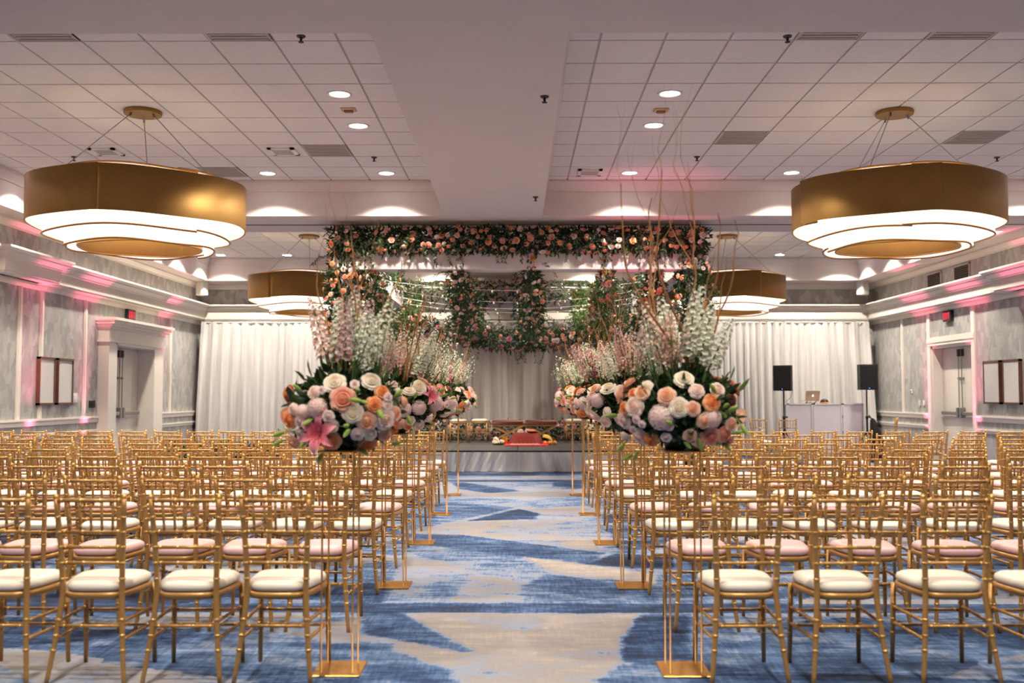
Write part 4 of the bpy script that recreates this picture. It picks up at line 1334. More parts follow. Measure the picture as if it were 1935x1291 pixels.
def arrangement(side, k, label):
    x, y = STAND_X[side], STAND_Y[k]
    base = Vector((x, y, 1.14))
    t = thing('floral_arrangement', label, 'flower arrangement', base, group='aisle flower arrangements')
    r_ = random.Random(100 + k * 2 + (side == 'left'))
    taken = []
    n_r = 34
    if k == 0:
        sp = NEAR[side]
        def P(u, v): return px_on_ball(sp['o'][0] + u / sp['k'], sp['o'][1] + v / sp['k'], base)
        scale = y / FPX / sp['k']
        for (u, v, s, c) in sp['roses']:
            p = P(u, v); n = ball_normal(p); n = (n + Vector((0, -0.55, 0.1))).normalized()
            put('rose', ROSES[c][r_.randrange(3)], t, p, n, s * scale * 0.6)
            taken.append((p, s * scale * 0.5))
        for (u, v, s) in sp['hyd']:
            p = P(u, v); n = ball_normal(p)
            put('hydrangea', HYD[r_.randrange(2)], t, p - n * s * scale * 0.25, n, s * scale * 0.5)
            taken.append((p, s * scale * 0.5))
        for (u, v, s) in sp['lis']:
            p = P(u, v); n = (ball_normal(p) + Vector((0, -0.6, 0))).normalized()
            put('lisianthus', ROSES['lilac'][2], t, p + n * 0.015, n, s * scale * 0.5)
            taken.append((p, s * scale * 0.4))
        for (u, v) in sp['buds']:
            p = P(u, v); n = (ball_normal(p) + Vector((r_.gauss(0, 0.6), r_.gauss(0, 0.3), r_.gauss(0, 0.6)))).normalized()
            put('lily_bud', BUD, t, p, n, r_.uniform(0.055, 0.075))
        for (u, v) in sp['lily']:
            p = P(u, v)
            put('lily', LILY, t, p + Vector((0, -0.02, 0)), Vector((-0.2, -1, 0.1)), 0.105, 0.4)
            taken.append((p, 0.08))
        n_r = 16
    # the rest of the ball
    cols = ['peach', 'peach', 'orange', 'orange', 'cream', 'blush', 'coral', 'blush', 'cream']
    tries = 0
    placed = 0
    def free(p, s): return all((p - q).length > (s + r) * 0.80 for q, r in taken)
    if k > 0:
        for j in range(3):
            a = r_.uniform(PI, 2 * PI)
            d = Vector((math.cos(a), math.sin(a), r_.uniform(-0.3, 0.4)))
            p = on_ball(d); s = r_.uniform(0.055, 0.07)
            if free(p, s):
                put('hydrangea', HYD[j % 2], t, p - d.normalized() * 0.03, d, s); taken.append((p, s))
        for j in range(1):
            a = r_.uniform(PI * 1.1, 1.9 * PI)
            d = Vector((math.cos(a), math.sin(a), r_.uniform(-0.2, 0.3)))
            p = on_ball(d)
            if r_.random() < 0.6: put('lily', LILY, t, p, d, 0.085); taken.append((p, 0.06))
    while placed < n_r and tries < 900:
        tries += 1
        a = r_.uniform(0, 2 * PI) if k > 0 else r_.uniform(0.05, PI - 0.05)
        d = Vector((math.cos(a), math.sin(a), r_.uniform(-0.75, 0.85)))
        p = on_ball(d); s = r_.uniform(0.046, 0.06)
        if not free(p, s): continue
        put('rose', ROSES[r_.choice(cols)][r_.randrange(3)], t, p, (ball_normal(p) + Vector((r_.gauss(0, .25), r_.gauss(0, .25), r_.gauss(0.05, .25)))), s)
        taken.append((p, s)); placed += 1
    for j in range(12):
        a = r_.uniform(PI, 2 * PI)
        d = Vector((math.cos(a), math.sin(a), r_.uniform(-1.1, -0.55)))
        p = on_ball(d); s = r_.uniform(0.03, 0.045)
        if p.z < 0.05 or not free(p, s): continue
        put('rose', ROSES[r_.choice(cols)][r_.randrange(3)], t, p, d + Vector((0, -0.5, 0.2)), s); taken.append((p, s))
    for j in range(7 if k else 4):
        a = r_.uniform(0, 2 * PI)
        d = Vector((math.cos(a), math.sin(a), r_.uniform(-0.6, 0.6)))
        p = on_ball(d) * 1.0
        put('lily_bud', BUD, t, p + d * 0.02, d + Vector((r_.gauss(0, .4), r_.gauss(0, .4), r_.gauss(0, .4))), r_.uniform(0.055, 0.075))
    if k:
        for j in range(6):
            a = r_.uniform(0, 2 * PI)
            d = Vector((math.cos(a), math.sin(a), r_.uniform(-0.5, 0.5)))
            p = on_ball(d)
            put('lisianthus', ROSES['lilac'][2], t, p + d * 0.03, d, r_.uniform(0.022, 0.03))
    # upright spikes, sprays and curly branches
    inward = -1 if side == 'left' else 1
    for j in range(10 if k == 0 else 11):
        a = r_.uniform(0, 2 * PI); tilt = r_.uniform(0.05, 0.52)
        d = Vector((math.cos(a) * math.sin(tilt), math.sin(a) * math.sin(tilt) * 0.7, math.cos(tilt)))
        c = r_.choices(['white', 'blush', 'lilac', 'pink'], [7, 5, 2, 0.4])[0]
        p = CEN + Vector((d.x * 0.22, d.y * 0.22, 0.08))
        o = put('delphinium_spike', SPIKES[c][r_.randrange(3)], t, p, d, 1.0)
        s = r_.uniform(0.5, 0.86) if k == 0 else r_.uniform(0.45, 0.8); w_ = 1.1 if k == 0 else 1.15; o.scale = (w_, w_, s)
    for j in range(2 if k == 0 else 4):
        a = r_.uniform(0, 2 * PI)
        p = CEN + Vector((math.cos(a) * 0.18, math.sin(a) * 0.15, 0.1))
        d = Vector((math.cos(a) * 0.3, math.sin(a) * 0.2, 1))
        put('filler_spray', SPRAYS[r_.randrange(3)], t, p, d, r_.uniform(0.6, 0.85))
    hb = {('right', 0): (7, 1.0, 1.35), ('left', 0): (5, 0.75, 1.1)}.get((side, k), (6, 0.65, 0.95))
    for j in range(hb[0]):
        a = r_.uniform(0, 2 * PI); tilt = r_.uniform(0.02, 0.11) if k == 0 and side == 'right' else r_.uniform(0.02, 0.28)
        d = Vector((math.cos(a) * math.sin(tilt), math.sin(a) * math.sin(tilt) * 0.6, math.cos(tilt)))
        o = put('willow_branch', BRANCHES[r_.randrange(6)], t, CEN + Vector((d.x * 0.3, d.y * 0.3, 0.02)), d, 1.0)
        L = r_.uniform(hb[1], hb[2]); w_ = 1.25 if k == 0 else 0.95; o.scale = (w_, w_, L)
    # greenery
    N = 1100
    g = np.random.default_rng(500 + k * 2 + (side == 'left'))
    dv = g.normal(size=(N, 3)); dv /= np.linalg.norm(dv, axis=1, keepdims=True)
    rr = g.uniform(0.35, 0.84, size=(N, 1))
    pts = dv * rr * np.array(RAD) + np.array(CEN)
    pts[:, 2] = np.maximum(pts[:, 2], 0.012)
    lv = leaf_mesh('foliage', pts, dv + g.normal(size=(N, 3)) * 0.7 + np.array([0, 0, 0.15]), g.uniform(0.05, 0.09, N), g.uniform(0.026, 0.044, N), M['leaf'], k)
    o = link('foliage', lv, t); o['kind'] = 'stuff'
    N = 22
    dv = g.normal(size=(N, 3)) * np.array([1, 1, 0.4]) + np.array([0, 0, 0.9]); dv /= np.linalg.norm(dv, axis=1, keepdims=True)
    pts = dv * 0.95 * np.array(RAD) + np.array(CEN)
    lv = leaf_mesh('leaf_sprig', pts, dv * np.array([0.8, 0.8, 1]) + np.array([0, 0, 0.5]), g.uniform(0.06, 0.11, N), g.uniform(0.014, 0.026, N), M['leaf_bright'], k + 50)
    o = link('leaf_sprig', lv, t); o['kind'] = 'stuff'
    core = MB().lathe([(0.0, 0.0), (0.08, 0.0), (0.12, 0.1), (0.14, 0.2), (0.11, 0.3), (0.0, 0.34)], 16).build('foam_base', M['leaf'], t, True)

pos_word = ['nearest', 'second', 'third', 'fourth', 'farthest']
for k in range(5):
    for side in ('left', 'right'):
        flower_stand(STAND_X[side], STAND_Y[k], 'slim gold rod flower stand, %s on the %s of the aisle' % (pos_word[k], side))
        arrangement(side, k, 'peach and cream rose arrangement with tall spikes, %s on %s of aisle' % (pos_word[k], side))

# ================================================================== drapes
def fold_sheet(x0, x1, y, z0, z1, amp, seed, dx=0.022, nz=14, freq=(20, 42), lean0=0.0, lean1=0.0, skew=0.0):
    r_ = random.Random(seed)
    n = int((x1 - x0) / dx)
    ph = 0.0; f = r_.uniform(*freq); A = amp; tgt = A
    cols = []
    f2 = r_.uniform(2, 4)
    for i in range(n + 1):
        x = x0 + (x1 - x0) * i / n
        if r_.random() < 0.06: f = r_.uniform(*freq)
        if r_.random() < 0.05: tgt = amp * r_.uniform(0.35, 1.35)
        A += (tgt - A) * 0.15
        ph += f * dx
        row = []
        u = (x - x0) / (x1 - x0)
        for j in range(nz + 1):
            v = j / nz
            z = z1 + (z0 - z1) * v
            g = 0.45 + 0.55 * v
            yy = y - A * g * (math.sin(ph + 0.5 * math.sin(3 * v + i * 0.01)) + 0.35 * math.sin(2.3 * ph + 1.7 + v * 1.5)) - 0.015 * math.sin(f2 * x + v)
            xx = x + lean0 * v * (1 - u) ** 8 + lean1 * v * u ** 8 + skew * v * math.sin(x * 2.1 + seed)
            row.append((xx, yy, z))
        cols.append(row)
    return MB().grid(cols)

def drape(label, x0, x1, y, z0, z1, amp, seed, mat, **kw):
    t = thing('drape', label, 'drape', ((x0 + x1) / 2, y, 0))
    sh = fold_sheet(x0 - (x0 + x1) / 2, x1 - (x0 + x1) / 2, 0, z0, z1, amp, seed, **kw)
    sh.build('cloth', M[mat], t, True)
    MB().tube([(x0 - (x0 + x1) / 2, 0.0, z1 - 0.015), (x1 - (x0 + x1) / 2, 0.0, z1 - 0.015)], 0.014, 8).build('rod', M['white_plastic'], t)
    for xx in (x0 + 0.15 - (x0 + x1) / 2, x1 - 0.15 - (x0 + x1) / 2):
        MB().tube([(xx, 0.09, 0.01), (xx, 0.09, z1 - 0.015), (xx, 0.0, z1 - 0.015)], 0.016, 8).build('upright', M['white_plastic'], t)
drape('white satin drape covering the back wall on the left', -7.42, -2.75, 23.3, 0.01, 3.13, 0.075, 4, 'drape', lean0=-0.12)
drape('white satin drape covering the back wall on the right', 2.95, 8.22, 23.3, 0.01, 3.13, 0.075, 8, 'drape', lean1=0.16)
drape('greyish sheer drape behind the stage under the flower canopy', -2.72, 2.92, 23.12, 0.30, 3.13, 0.07, 15, 'drape_sheer', freq=(10, 22))

# ================================================================== stage
ST = 0.39
SY0, SY1, SX = 18.42, 22.95, 3.66
t = thing('stage', 'low stage with dark carpeted deck and white gathered skirt', 'stage', (0, (SY0 + SY1) / 2, 0))
hy = (SY1 - SY0) / 2
for i in range(6):
    for j in range(4):
        xa = -SX + i * 2 * SX / 6; ya = -hy + j * 2 * hy / 4
        MB().rbox(xa + 0.004, xa + 2 * SX / 6 - 0.004, ya + 0.004, ya + 2 * hy / 4 - 0.004, 0.30, ST, 0.004).build('deck_panel', M['stage_top'], t)
b = MB()
for x in (-SX + 0.1, -1.22, 1.22, SX - 0.1):
    for y in (-hy + 0.15, 0, hy - 0.15): b.box(x - 0.03, x + 0.03, y - 0.03, y + 0.03, 0, 0.30)
b.build('leg_frame', M['black'], t)
b = MB(); b.box(-SX - 0.01, SX + 0.01, -hy - 0.012, -hy + 0.0, ST - 0.03, ST + 0.002); b.build('edge_strip', M['black'], t)
fold_sheet(-SX, SX, -hy - 0.045, 0.008, ST - 0.025, 0.028, 31, dx=0.02, nz=8, freq=(14, 34), skew=0.16).build('skirt', M['skirt'], t, True)
for s in (-1, 1):
    sk = fold_sheet(-hy, hy, 0, 0.008, ST - 0.025, 0.02, 40 + s, dx=0.05, nz=4, freq=(14, 30))
    sk.v = [(s * (SX + 0.04) + p[1], p[0], p[2]) for p in sk.v]
    sk.build('skirt', M['skirt'], t, True)

# ================================================================== flower canopy frame
MX0, MX1, MY0, MY1 = -2.66, 2.68, 15.3, 22.5
BZ0, BZ1 = 3.33, 3.84
t = thing('canopy_frame', 'tall white cloth-wrapped four-post canopy frame over the stage', 'canopy', ((MX0 + MX1) / 2, (MY0 + MY1) / 2, 0))
ox, oy = (MX0 + MX1) / 2, (MY0 + MY1) / 2
for x in (MX0, MX1):
    MB().rbox(x - ox - 0.07, x - ox + 0.07, MY0 - oy - 0.07, MY0 - oy + 0.07, 0.0, BZ1, 0.01).build('post', M['beam_cloth'], t)
    MB().rbox(x - ox - 0.07, x - ox + 0.07, MY1 - oy - 0.07, MY1 - oy + 0.07, ST + 0.002, BZ1, 0.01).build('post', M['beam_cloth'], t)
    MB().rbox(x - ox - 0.15, x - ox + 0.15, MY0 - oy, MY1 - oy, BZ0, BZ1, 0.01).build('side_beam', M['beam_cloth'], t)
for y in (MY0, MY1):
    MB().rbox(MX0 - ox - 0.16, MX1 - ox + 0.16, y - oy - 0.18, y - oy + 0.18, BZ0, BZ1, 0.01).build('cross_beam', M['beam_cloth'], t)

# ---- garlands
def garland(name, label, path, Rg, leaves, roses, colours, seed, group=None, cat='garland', sprigs=20, facing=(0, -0.7, 0), taper=None, leaf='leaf', rose_r=(0.036, 0.048), cluster=None):
    r_ = random.Random(seed); g = np.random.default_rng(seed)
    pts = catmull(path, 12)
    base = pts[0].copy()
    t = thing(name, label, cat, base, group=group)
    P = np.array([tuple(p - base) for p in pts])
    T = np.gradient(P, axis=0); T /= np.linalg.norm(T, axis=1, keepdims=True)
    seg = np.r_[0, np.cumsum(np.linalg.norm(np.diff(P, axis=0), axis=1))]; seg /= seg[-1]
    def sample(N):
        u = g.uniform(0, 1, N)
        p = np.stack([np.interp(u, seg, P[:, k]) for k in range(3)], 1)
        tt = np.stack([np.interp(u, seg, T[:, k]) for k in range(3)], 1)
        rv = g.normal(size=(N, 3)); rad = rv - tt * np.sum(rv * tt, 1, keepdims=True)
        rad /= np.linalg.norm(rad, axis=1, keepdims=True)
        return u, p, tt, rad
    u, p, tt, rad = sample(leaves)
    sc = np.ones(leaves) if taper is None else np.array([taper(x) for x in u])
    rr = (g.uniform(0, 1, leaves) ** 0.6 * Rg * sc)[:, None]
    L = g.uniform(0.06, 0.115, leaves); W = L * g.uniform(0.26, 0.40, leaves)
    pos = p + rad * rr
    dr = rad + tt * g.normal(size=(leaves, 1)) * 0.7 + g.normal(size=(leaves, 3)) * 0.5 + np.array([0, 0, -0.25])
    # hanging and reaching sprigs
    sp, sd, sl = [], [], []
    for k in range(sprigs):
        uu, pp, t2, ra = sample(1)
        q = Vector(pp[0] + ra[0] * Rg * 0.85 * (1 if taper is None else taper(uu[0])))
        d = Vector(ra[0]) + Vector((r_.gauss(0, .3), r_.gauss(0, .3), r_.gauss(-0.1, .5)))
        d.normalize()
        for s in range(r_.randint(7, 15)):
            d = (d + Vector((r_.gauss(0, .10), r_.gauss(0, .10), -0.09))).normalized()
            q = q + d * 0.024
            e = d.orthogonal().normalized()
            for sg in (-1, 1):
                sp.append(tuple(q)); sd.append(tuple(d * 0.8 + e * sg + Vector((r_.gauss(0, .3), r_.gauss(0, .3), r_.gauss(0, .3))))); sl.append(r_.uniform(0.035, 0.06))
    if sp:
        pos = np.vstack([pos, sp]); dr = np.vstack([dr, sd]); L = np.r_[L, sl]; W = np.r_[W, np.array(sl) * 0.34]
    base_z = float(base.z)
    pos[:, 2] = np.maximum(pos[:, 2], 0.13 - base_z)
    if base_z > 2.5: pos[:, 2] = np.minimum(pos[:, 2], ZS - 0.12 - base_z) if path[0][1] < 16.1 else pos[:, 2]
    o = link('foliage', leaf_mesh('foliage', pos, dr, L, W, M[leaf], seed), t); o['kind'] = 'stuff'
    taken = []
    n = 0; tries = 0
    F = Vector(facing)
    while n < roses and tries < roses * 12:
        tries += 1
        uu, pp, t2, ra = sample(1)
        uu = uu[0]
        if cluster and r_.random() > cluster(uu): continue
        d = (Vector(ra[0]) + F)
        tv = Vector(t2[0]); d = d - tv * d.dot(tv) * 0.8
        if d.length < 0.2: continue
        d.normalize()
        s = r_.uniform(*rose_r)
        q = Vector(pp[0]) + d * Rg * (1 if taper is None else taper(uu)) * r_.uniform(0.98, 1.14)
        if q.z + base_z < 0.12: continue
        if base_z > 2.5 and path[0][1] < 16.1 and q.z + base_z > ZS - 0.07: continue
        if any((q - w).length < 0.07 for w in taken): continue
        taken.append(q)
        c = colours(uu, r_)
        put('rose', ROSES[c][r_.randrange(3)], t, q, d + Vector((r_.gauss(0, .25), r_.gauss(0, .2), r_.gauss(0, .25))), s)
        n += 1
    return t

mix = lambda *cs: (lambda u, r_: r_.choice(cs))
garland('rose_garland', 'dense leafy garland with peach roses along the front top beam of canopy', [(MX0 - 0.22, 15.08, 3.77), (-1.3, 15.06, 3.78), (0, 15.06, 3.78), (1.3, 15.06, 3.78), (MX1 + 0.22, 15.08, 3.77)], 0.20, 6500, 150, mix('coral', 'peach', 'coral', 'orange', 'blush', 'coral'), 61, 'canopy garlands', sprigs=70, facing=(0, -0.9, 0))
for s, x, w in ((-1, MX0, 'left'), (1, MX1, 'right')):
    garland('rose_garland', 'thick leafy rose garland climbing the front %s post of canopy' % w, [(x, 15.28, 3.66), (x + s * 0.03, 15.26, 2.6), (x - s * 0.02, 15.26, 1.5), (x, 15.27, 0.1)], 0.24, 5200, 110, mix('orange', 'peach', 'pink', 'peach', 'coral', 'lilac', 'orange'), 70 + s, 'canopy garlands', sprigs=55, facing=(0, -0.9, 0), taper=lambda u: 0.85 + 0.3 * math.sin(u * 9))
    garland('rose_garland', 'leafy coral rose garland on the rear %s post of canopy' % w, [(x * 0.97, MY1 - 0.05, 3.6), (x * 0.97, MY1 - 0.08, 2.2), (x * 0.97, MY1 - 0.05, 0.6)], 0.20, 1500, 50, mix('coral', 'pink', 'blush', 'coral'), 80 + s, 'canopy garlands', sprigs=14, facing=(0, -0.8, 0))
    garland('rose_garland', 'leafy garland along the %s side beam of canopy' % w, [(x - s * 0.12, 15.6, 3.72), (x - s * 0.12, 19, 3.74), (x - s * 0.12, 22.3, 3.72)], 0.17, 1800, 24, mix('coral', 'peach'), 90 + s, 'canopy garlands', sprigs=20, facing=(-s * 0.8, -0.3, -0.2))
garland('rose_garland', 'dark leafy garland with small roses along the rear top beam', [(MX0 + 0.1, 22.28, 3.74), (-1.2, 22.26, 3.72), (1.2, 22.26, 3.72), (MX1 - 0.1, 22.28, 3.74)], 0.25, 2600, 50, mix('peach', 'blush', 'cream', 'peach'), 101, 'canopy garlands', sprigs=20, facing=(0, -0.9, 0))
names = ['leftmost', 'second from left', 'middle', 'second from right', 'rightmost']
for k, X in enumerate((-2.28, -0.90, 0.22, 1.36, 2.12)):
    low = (2.62, 2.50, 2.42, 2.50, 2.58)[k]
    garland('swag_garland', 'hanging rose and greenery swag sagging front to back under canopy, %s' % names[k],
            [(X, 15.22, 3.58), (X, 15.36, 3.18), (X + 0.02, 16.3, 2.86), (X, 18.0, low), (X, 20.0, 2.78), (X, 22.2, 3.62)], 0.18, 4200, 130,
            (lambda u, r_: r_.choice(['peach', 'coral', 'orange', 'blush']) if u < 0.28 else r_.choice(['coral', 'blush', 'coral', 'peach', 'coral'])), 110 + k, 'canopy swags', sprigs=45, facing=(0, -0.8, -0.15),
            taper=lambda u: 0.62 if u < 0.06 else 1.0, leaf='leaf_bright' if k in (0, 3) else 'leaf', cluster=lambda u: 1.0 if u < 0.5 else 0.25)  # two swags get brighter leaf colour in place of light falling on them
garland('swag_garland', 'low cross swag of dusty coral roses joining the canopy swags', [(-2.28, 18.2, 2.78), (-1.5, 18.1, 2.60), (-0.9, 18.0, 2.52), (-0.3, 17.9, 2.40), (0.22, 17.85, 2.44), (0.8, 17.9, 2.42), (1.36, 18.0, 2.55), (2.12, 18.2, 2.78)], 0.19, 3000, 120, mix('coral', 'blush', 'coral', 'peach', 'pink'), 130, 'canopy swags', sprigs=60, facing=(0, -0.7, -0.5))
# low greenery
garland('flower_hedge', 'low bank of blush and mauve roses behind the stage bench', [(-2.3, 22.62, ST + 0.24), (-0.8, 22.6, ST + 0.2), (0.8, 22.6, ST + 0.2), (2.35, 22.62, ST + 0.24)], 0.23, 2600, 110, mix('blush', 'cream', 'blush', 'pink', 'lilac', 'peach'), 140, cat='flower bank', sprigs=15, facing=(0, -0.9, 0.3), rose_r=(0.036, 0.055))
garland('leafy_hedge', 'low dark leafy hedge on floor behind the left chair block', [(-6.9, 19.4, 0.30), (-5.8, 19.4, 0.30), (-4.6, 19.4, 0.30)], 0.20, 1500, 8, mix('cream', 'peach'), 150, cat='hedge', sprigs=8)

# fairy lights
for k, (ya, za, sag) in enumerate(((16.2, 3.34, 0.22), (17.4, 3.34, 0.30), (19.0, 3.34, 0.28), (20.6, 3.34, 0.22))):
    t = thing('string_light', 'sagging fairy light string across the canopy, %s from front' % ORD[k], 'string lights', (0, ya, za), group='fairy light strings')
    pts = [(x, 0, -sag * (1 - (x / 2.5) ** 2)) for x in np.linspace(-2.5, 2.5, 25)]
    MB().tube(pts, 0.0035, 4).build('wire', M['white_plastic'], t)
    for j in range(2, 24, 2):
        p = pts[j]
        MB().lathe([(0.0, 0.0), (0.008, -0.006), (0.012, -0.022), (0.008, -0.036), (0.0, -0.04)], 8, (p[0], p[1], p[2])).build('bulb', M['bulb'], t, True)

# ================================================================== on the stage
t = thing('bench', 'low bench with two dusty-pink velvet cushions and crossed wooden legs', 'bench', (0.15, 22.1, ST))
for x0, x1 in ((-0.735, -0.004), (0.004, 0.735)):
    b = MB(); b.rbox(x0, x1, -0.24, 0.24, 0.37, 0.47, 0.03); b.build('cushion', M['blush_velvet'], t, True)
b = MB(); b.rbox(-0.70, 0.70, -0.21, 0.21, 0.335, 0.37, 0.006); b.build('seat_rail', M['wood_leg'], t)
for cx in (-0.37, 0.37):
    for y in (-0.19, 0.19):
        for s in (-1, 1):
            a = Vector((cx - s * 0.33, y + s * 0.012, 0.345)); c = Vector((cx + s * 0.33, y + s * 0.012, 0.014))
            d = (c - a).normalized(); w = Vector((-d.z, 0, d.x)) * 0.024
            b = MB(); b.prism([((a - w).x, (a - w).z), ((c - w).x, max(0.002, (c - w).z)), ((c + w).x, max(0.002, (c + w).z)), ((a + w).x, (a + w).z)], a.y - 0.011, a.y + 0.011, 'y')
            o = b.build('leg', M['wood_leg'], t); fixnormals(o.data)

def stool(x, y, rz, label):
    t = thing('banquet_stool', label, 'stool', (x, y, ST), rz, group='gold stools on the stage')
    by = {}
    for nm, me in CHAIR: by.setdefault(nm, []).append(me)
    link('seat_frame', by['seat_frame'][0], t)
    for me in by['front_leg']:
        link('leg', me, t)
        o = link('leg', me, t); o.rotation_euler = (0, 0, PI)
    for me in by['stretcher'][1:3]:
        link('stretcher', me, t); o = link('stretcher', me, t); o.rotation_euler = (0, 0, PI)
    link('cushion', CUSH['cream'], t)
stool(-1.27, 21.55, 0.1, 'gold stool with cream cushion on stage, farthest left of bench')
stool(-0.83, 21.75, -0.1, 'gold stool with cream cushion on stage, just left of bench')
stool(1.22, 21.75, 0.08, 'gold stool with cream cushion on stage, just right of bench')
stool(1.68, 21.55, -0.1, 'gold stool with cream cushion on stage, farthest right of bench')

M['red_cloth'] = plain('red_sequin_cloth', lin(138, 26, 16), 0.45, 0.2, var=0.45, scale=90, bump=0.6)
M['red_mat'] = plain('red_felt', lin(206, 40, 52), 0.8)
M['yellow'] = plain('yellow_lacquer', lin(252, 196, 24), 0.35)
M['banana'] = plain('banana_skin', lin(226, 190, 70), 0.5)
M['orange_fruit'] = plain('orange_peel', lin(232, 148, 50), 0.5, bump=0.2)
M['brass'] = plain('brass', lin(200, 150, 80), 0.3, 0.8)
t = thing('floor_mat', 'red oblong mat lying on the stage before the altar', 'mat', (0.18, 20.35, ST))
b = MB(); b.rbox(-0.44, 0.44, -0.35, 0.30, 0.001, 0.02, 0.006); b.build('mat_body', M['red_mat'], t)
b = MB()
for k in range(14): b.box(-0.42 + k * 0.063, -0.39 + k * 0.063, -0.37, -0.35, 0.002, 0.008)
b.build('fringe', M['red_mat'], t)
t = thing('altar_table', 'low altar table under a sparkling red cloth', 'table', (0.17, 20.95, ST))
b = MB()
for x in (-0.2, 0.2):
    for y in (-0.16, 0.16): b.box(x - 0.02, x + 0.02, y - 0.02, y + 0.02, 0, 0.2)
b.build('table_leg', M['wood_leg'], t)
rows = []
for k in range(48):
    a = 2 * PI * k / 48
    c, s = math.cos(a), math.sin(a)
    x = math.copysign(abs(c) ** 0.45, c); y = math.copysign(abs(s) ** 0.45, s)
    w = 1 + 0.03 * math.sin(9 * a)
    rows.append([(x * 0.02, y * 0.02, 0.225), (x * 0.26, y * 0.2, 0.225), (x * 0.275, y * 0.215, 0.215), (x * 0.31 * w, y * 0.245 * w, 0.12), (x * 0.37 * w, y * 0.29 * w, 0.006)])
b = MB(); b.grid(rows, close_u=True); b.f.append(tuple(k * 5 for k in range(48))); b.m.append(0)
o = b.build('cloth', M['red_cloth'], t, True); fixnormals(o.data)
t = thing('offering_cup', 'yellow drinking cup at left of the red altar', 'cup', (-0.26, 20.62, ST))
MB().lathe([(0.0, 0.0), (0.045, 0.0), (0.055, 0.15), (0.058, 0.16), (0.05, 0.16), (0.042, 0.02), (0.0, 0.02)], 20).build('cup_body', M['yellow'], t, True)
MB().lathe([(0.054, 0.145), (0.060, 0.15), (0.060, 0.162), (0.054, 0.165)], 20).build('cup_rim', M['brass'], t, True)
t = thing('flower_bunch', 'small bunch of white blooms on stage left of yellow cup', 'flowers', (-0.40, 20.5, ST))
for k in range(9):
    put('bloom', ROSES['cream'][k % 3], t, Vector((rng.uniform(-.1, .1), rng.uniform(-.08, .08), 0.045 + rng.uniform(0, .09))), Vector((rng.gauss(0, .6), -1, 0.8)), 0.04)
MB().lathe([(0.0, 0.0), (0.10, 0.0), (0.11, 0.03), (0.0, 0.05)], 12).build('leaf_base', M['leaf'], t)
def fruit_bowl():
    t = thing('offering_bowl', 'shallow brass bowl of pink petals on the red altar', 'bowl', (0.30, 20.98, ST + 0.227))
    MB().lathe([(0.0, 0.0), (0.06, 0.0), (0.13, 0.035), (0.135, 0.04), (0.125, 0.038), (0.055, 0.008), (0.0, 0.008)], 24).build('bowl_body', M['brass'], t, True)
    MB().lathe([(0.118, 0.034), (0.08, 0.062), (0.0, 0.08)], 18).build('petal_heap', PETAL['coral'], t, True)
fruit_bowl()
for k, (x, lab) in enumerate(((0.06, 'left'), (0.22, 'right'))):
    t = thing('flower_posy', 'small round blush posy standing behind the altar, %s one' % lab, 'flowers', (x, 21.45, ST))
    MB().lathe([(0.0, 0.0), (0.05, 0.0), (0.035, 0.05), (0.05, 0.16), (0.055, 0.17), (0.0, 0.17)], 16).build('vase', M['brass'], t, True)
    for j in range(8):
        d = Vector((math.cos(j * 2.4), math.sin(j * 2.4), 0.2 + 0.22 * (j % 4)))
        put('bloom', ROSES['blush'][j % 3], t, Vector((0, 0, 0.22)) + d.normalized() * 0.06, d, 0.05)
t = thing('banana_bunch', 'yellow bananas on stage right of the red altar', 'bananas', (0.60, 20.75, ST + 0.024))
for k in range(5):
    a = -0.6 + 0.3 * k
    pts = [(0.17 * math.cos(u) * math.cos(a * 0.6) - 0.05, 0.10 * math.sin(a) * math.sin(u) + 0.03 * k - 0.05, 0.17 * math.sin(u) * 0.75 + 0.01 * k) for u in np.linspace(0.15, 1.75, 7)]
    MB().tube(pts, [0.008, 0.016, 0.02, 0.021, 0.019, 0.013, 0.007], 8).build('banana', M['banana'], t, True)
t = None
for k, (x, y) in enumerate(((0.66, 20.45), (0.76, 20.5), (0.56, 20.42))):
    t = thing('orange', 'round orange fruit beside the bananas on stage, %s from left' % ORD[(1, 2, 0)[k]], 'orange', (x, y, ST))
    MB().lathe([(0.0, 0.0), (0.03, 0.008), (0.045, 0.03), (0.047, 0.047), (0.04, 0.07), (0.022, 0.085), (0.0, 0.088)], 16).build('peel', M['orange_fruit'], t, True)
    MB().lathe([(0.0, 0.094), (0.005, 0.09), (0.006, 0.084)], 6).build('stalk', M['stem'], t)
t = thing('offering_tray', 'thin pale tray of small lamps on the red mat', 'tray', (0.15, 20.22, ST + 0.021))
b = MB(); b.rbox(-0.3, 0.3, -0.05, 0.05, 0, 0.012, 0.004); b.build('tray_body', M['white_plastic'], t)
for k in range(7):
    MB().lathe([(0.0, 0.012), (0.014, 0.012), (0.02, 0.03), (0.0, 0.034)], 10, (-0.24 + k * 0.08, 0, 0)).build('lamp_cup', M['brass'], t, True)

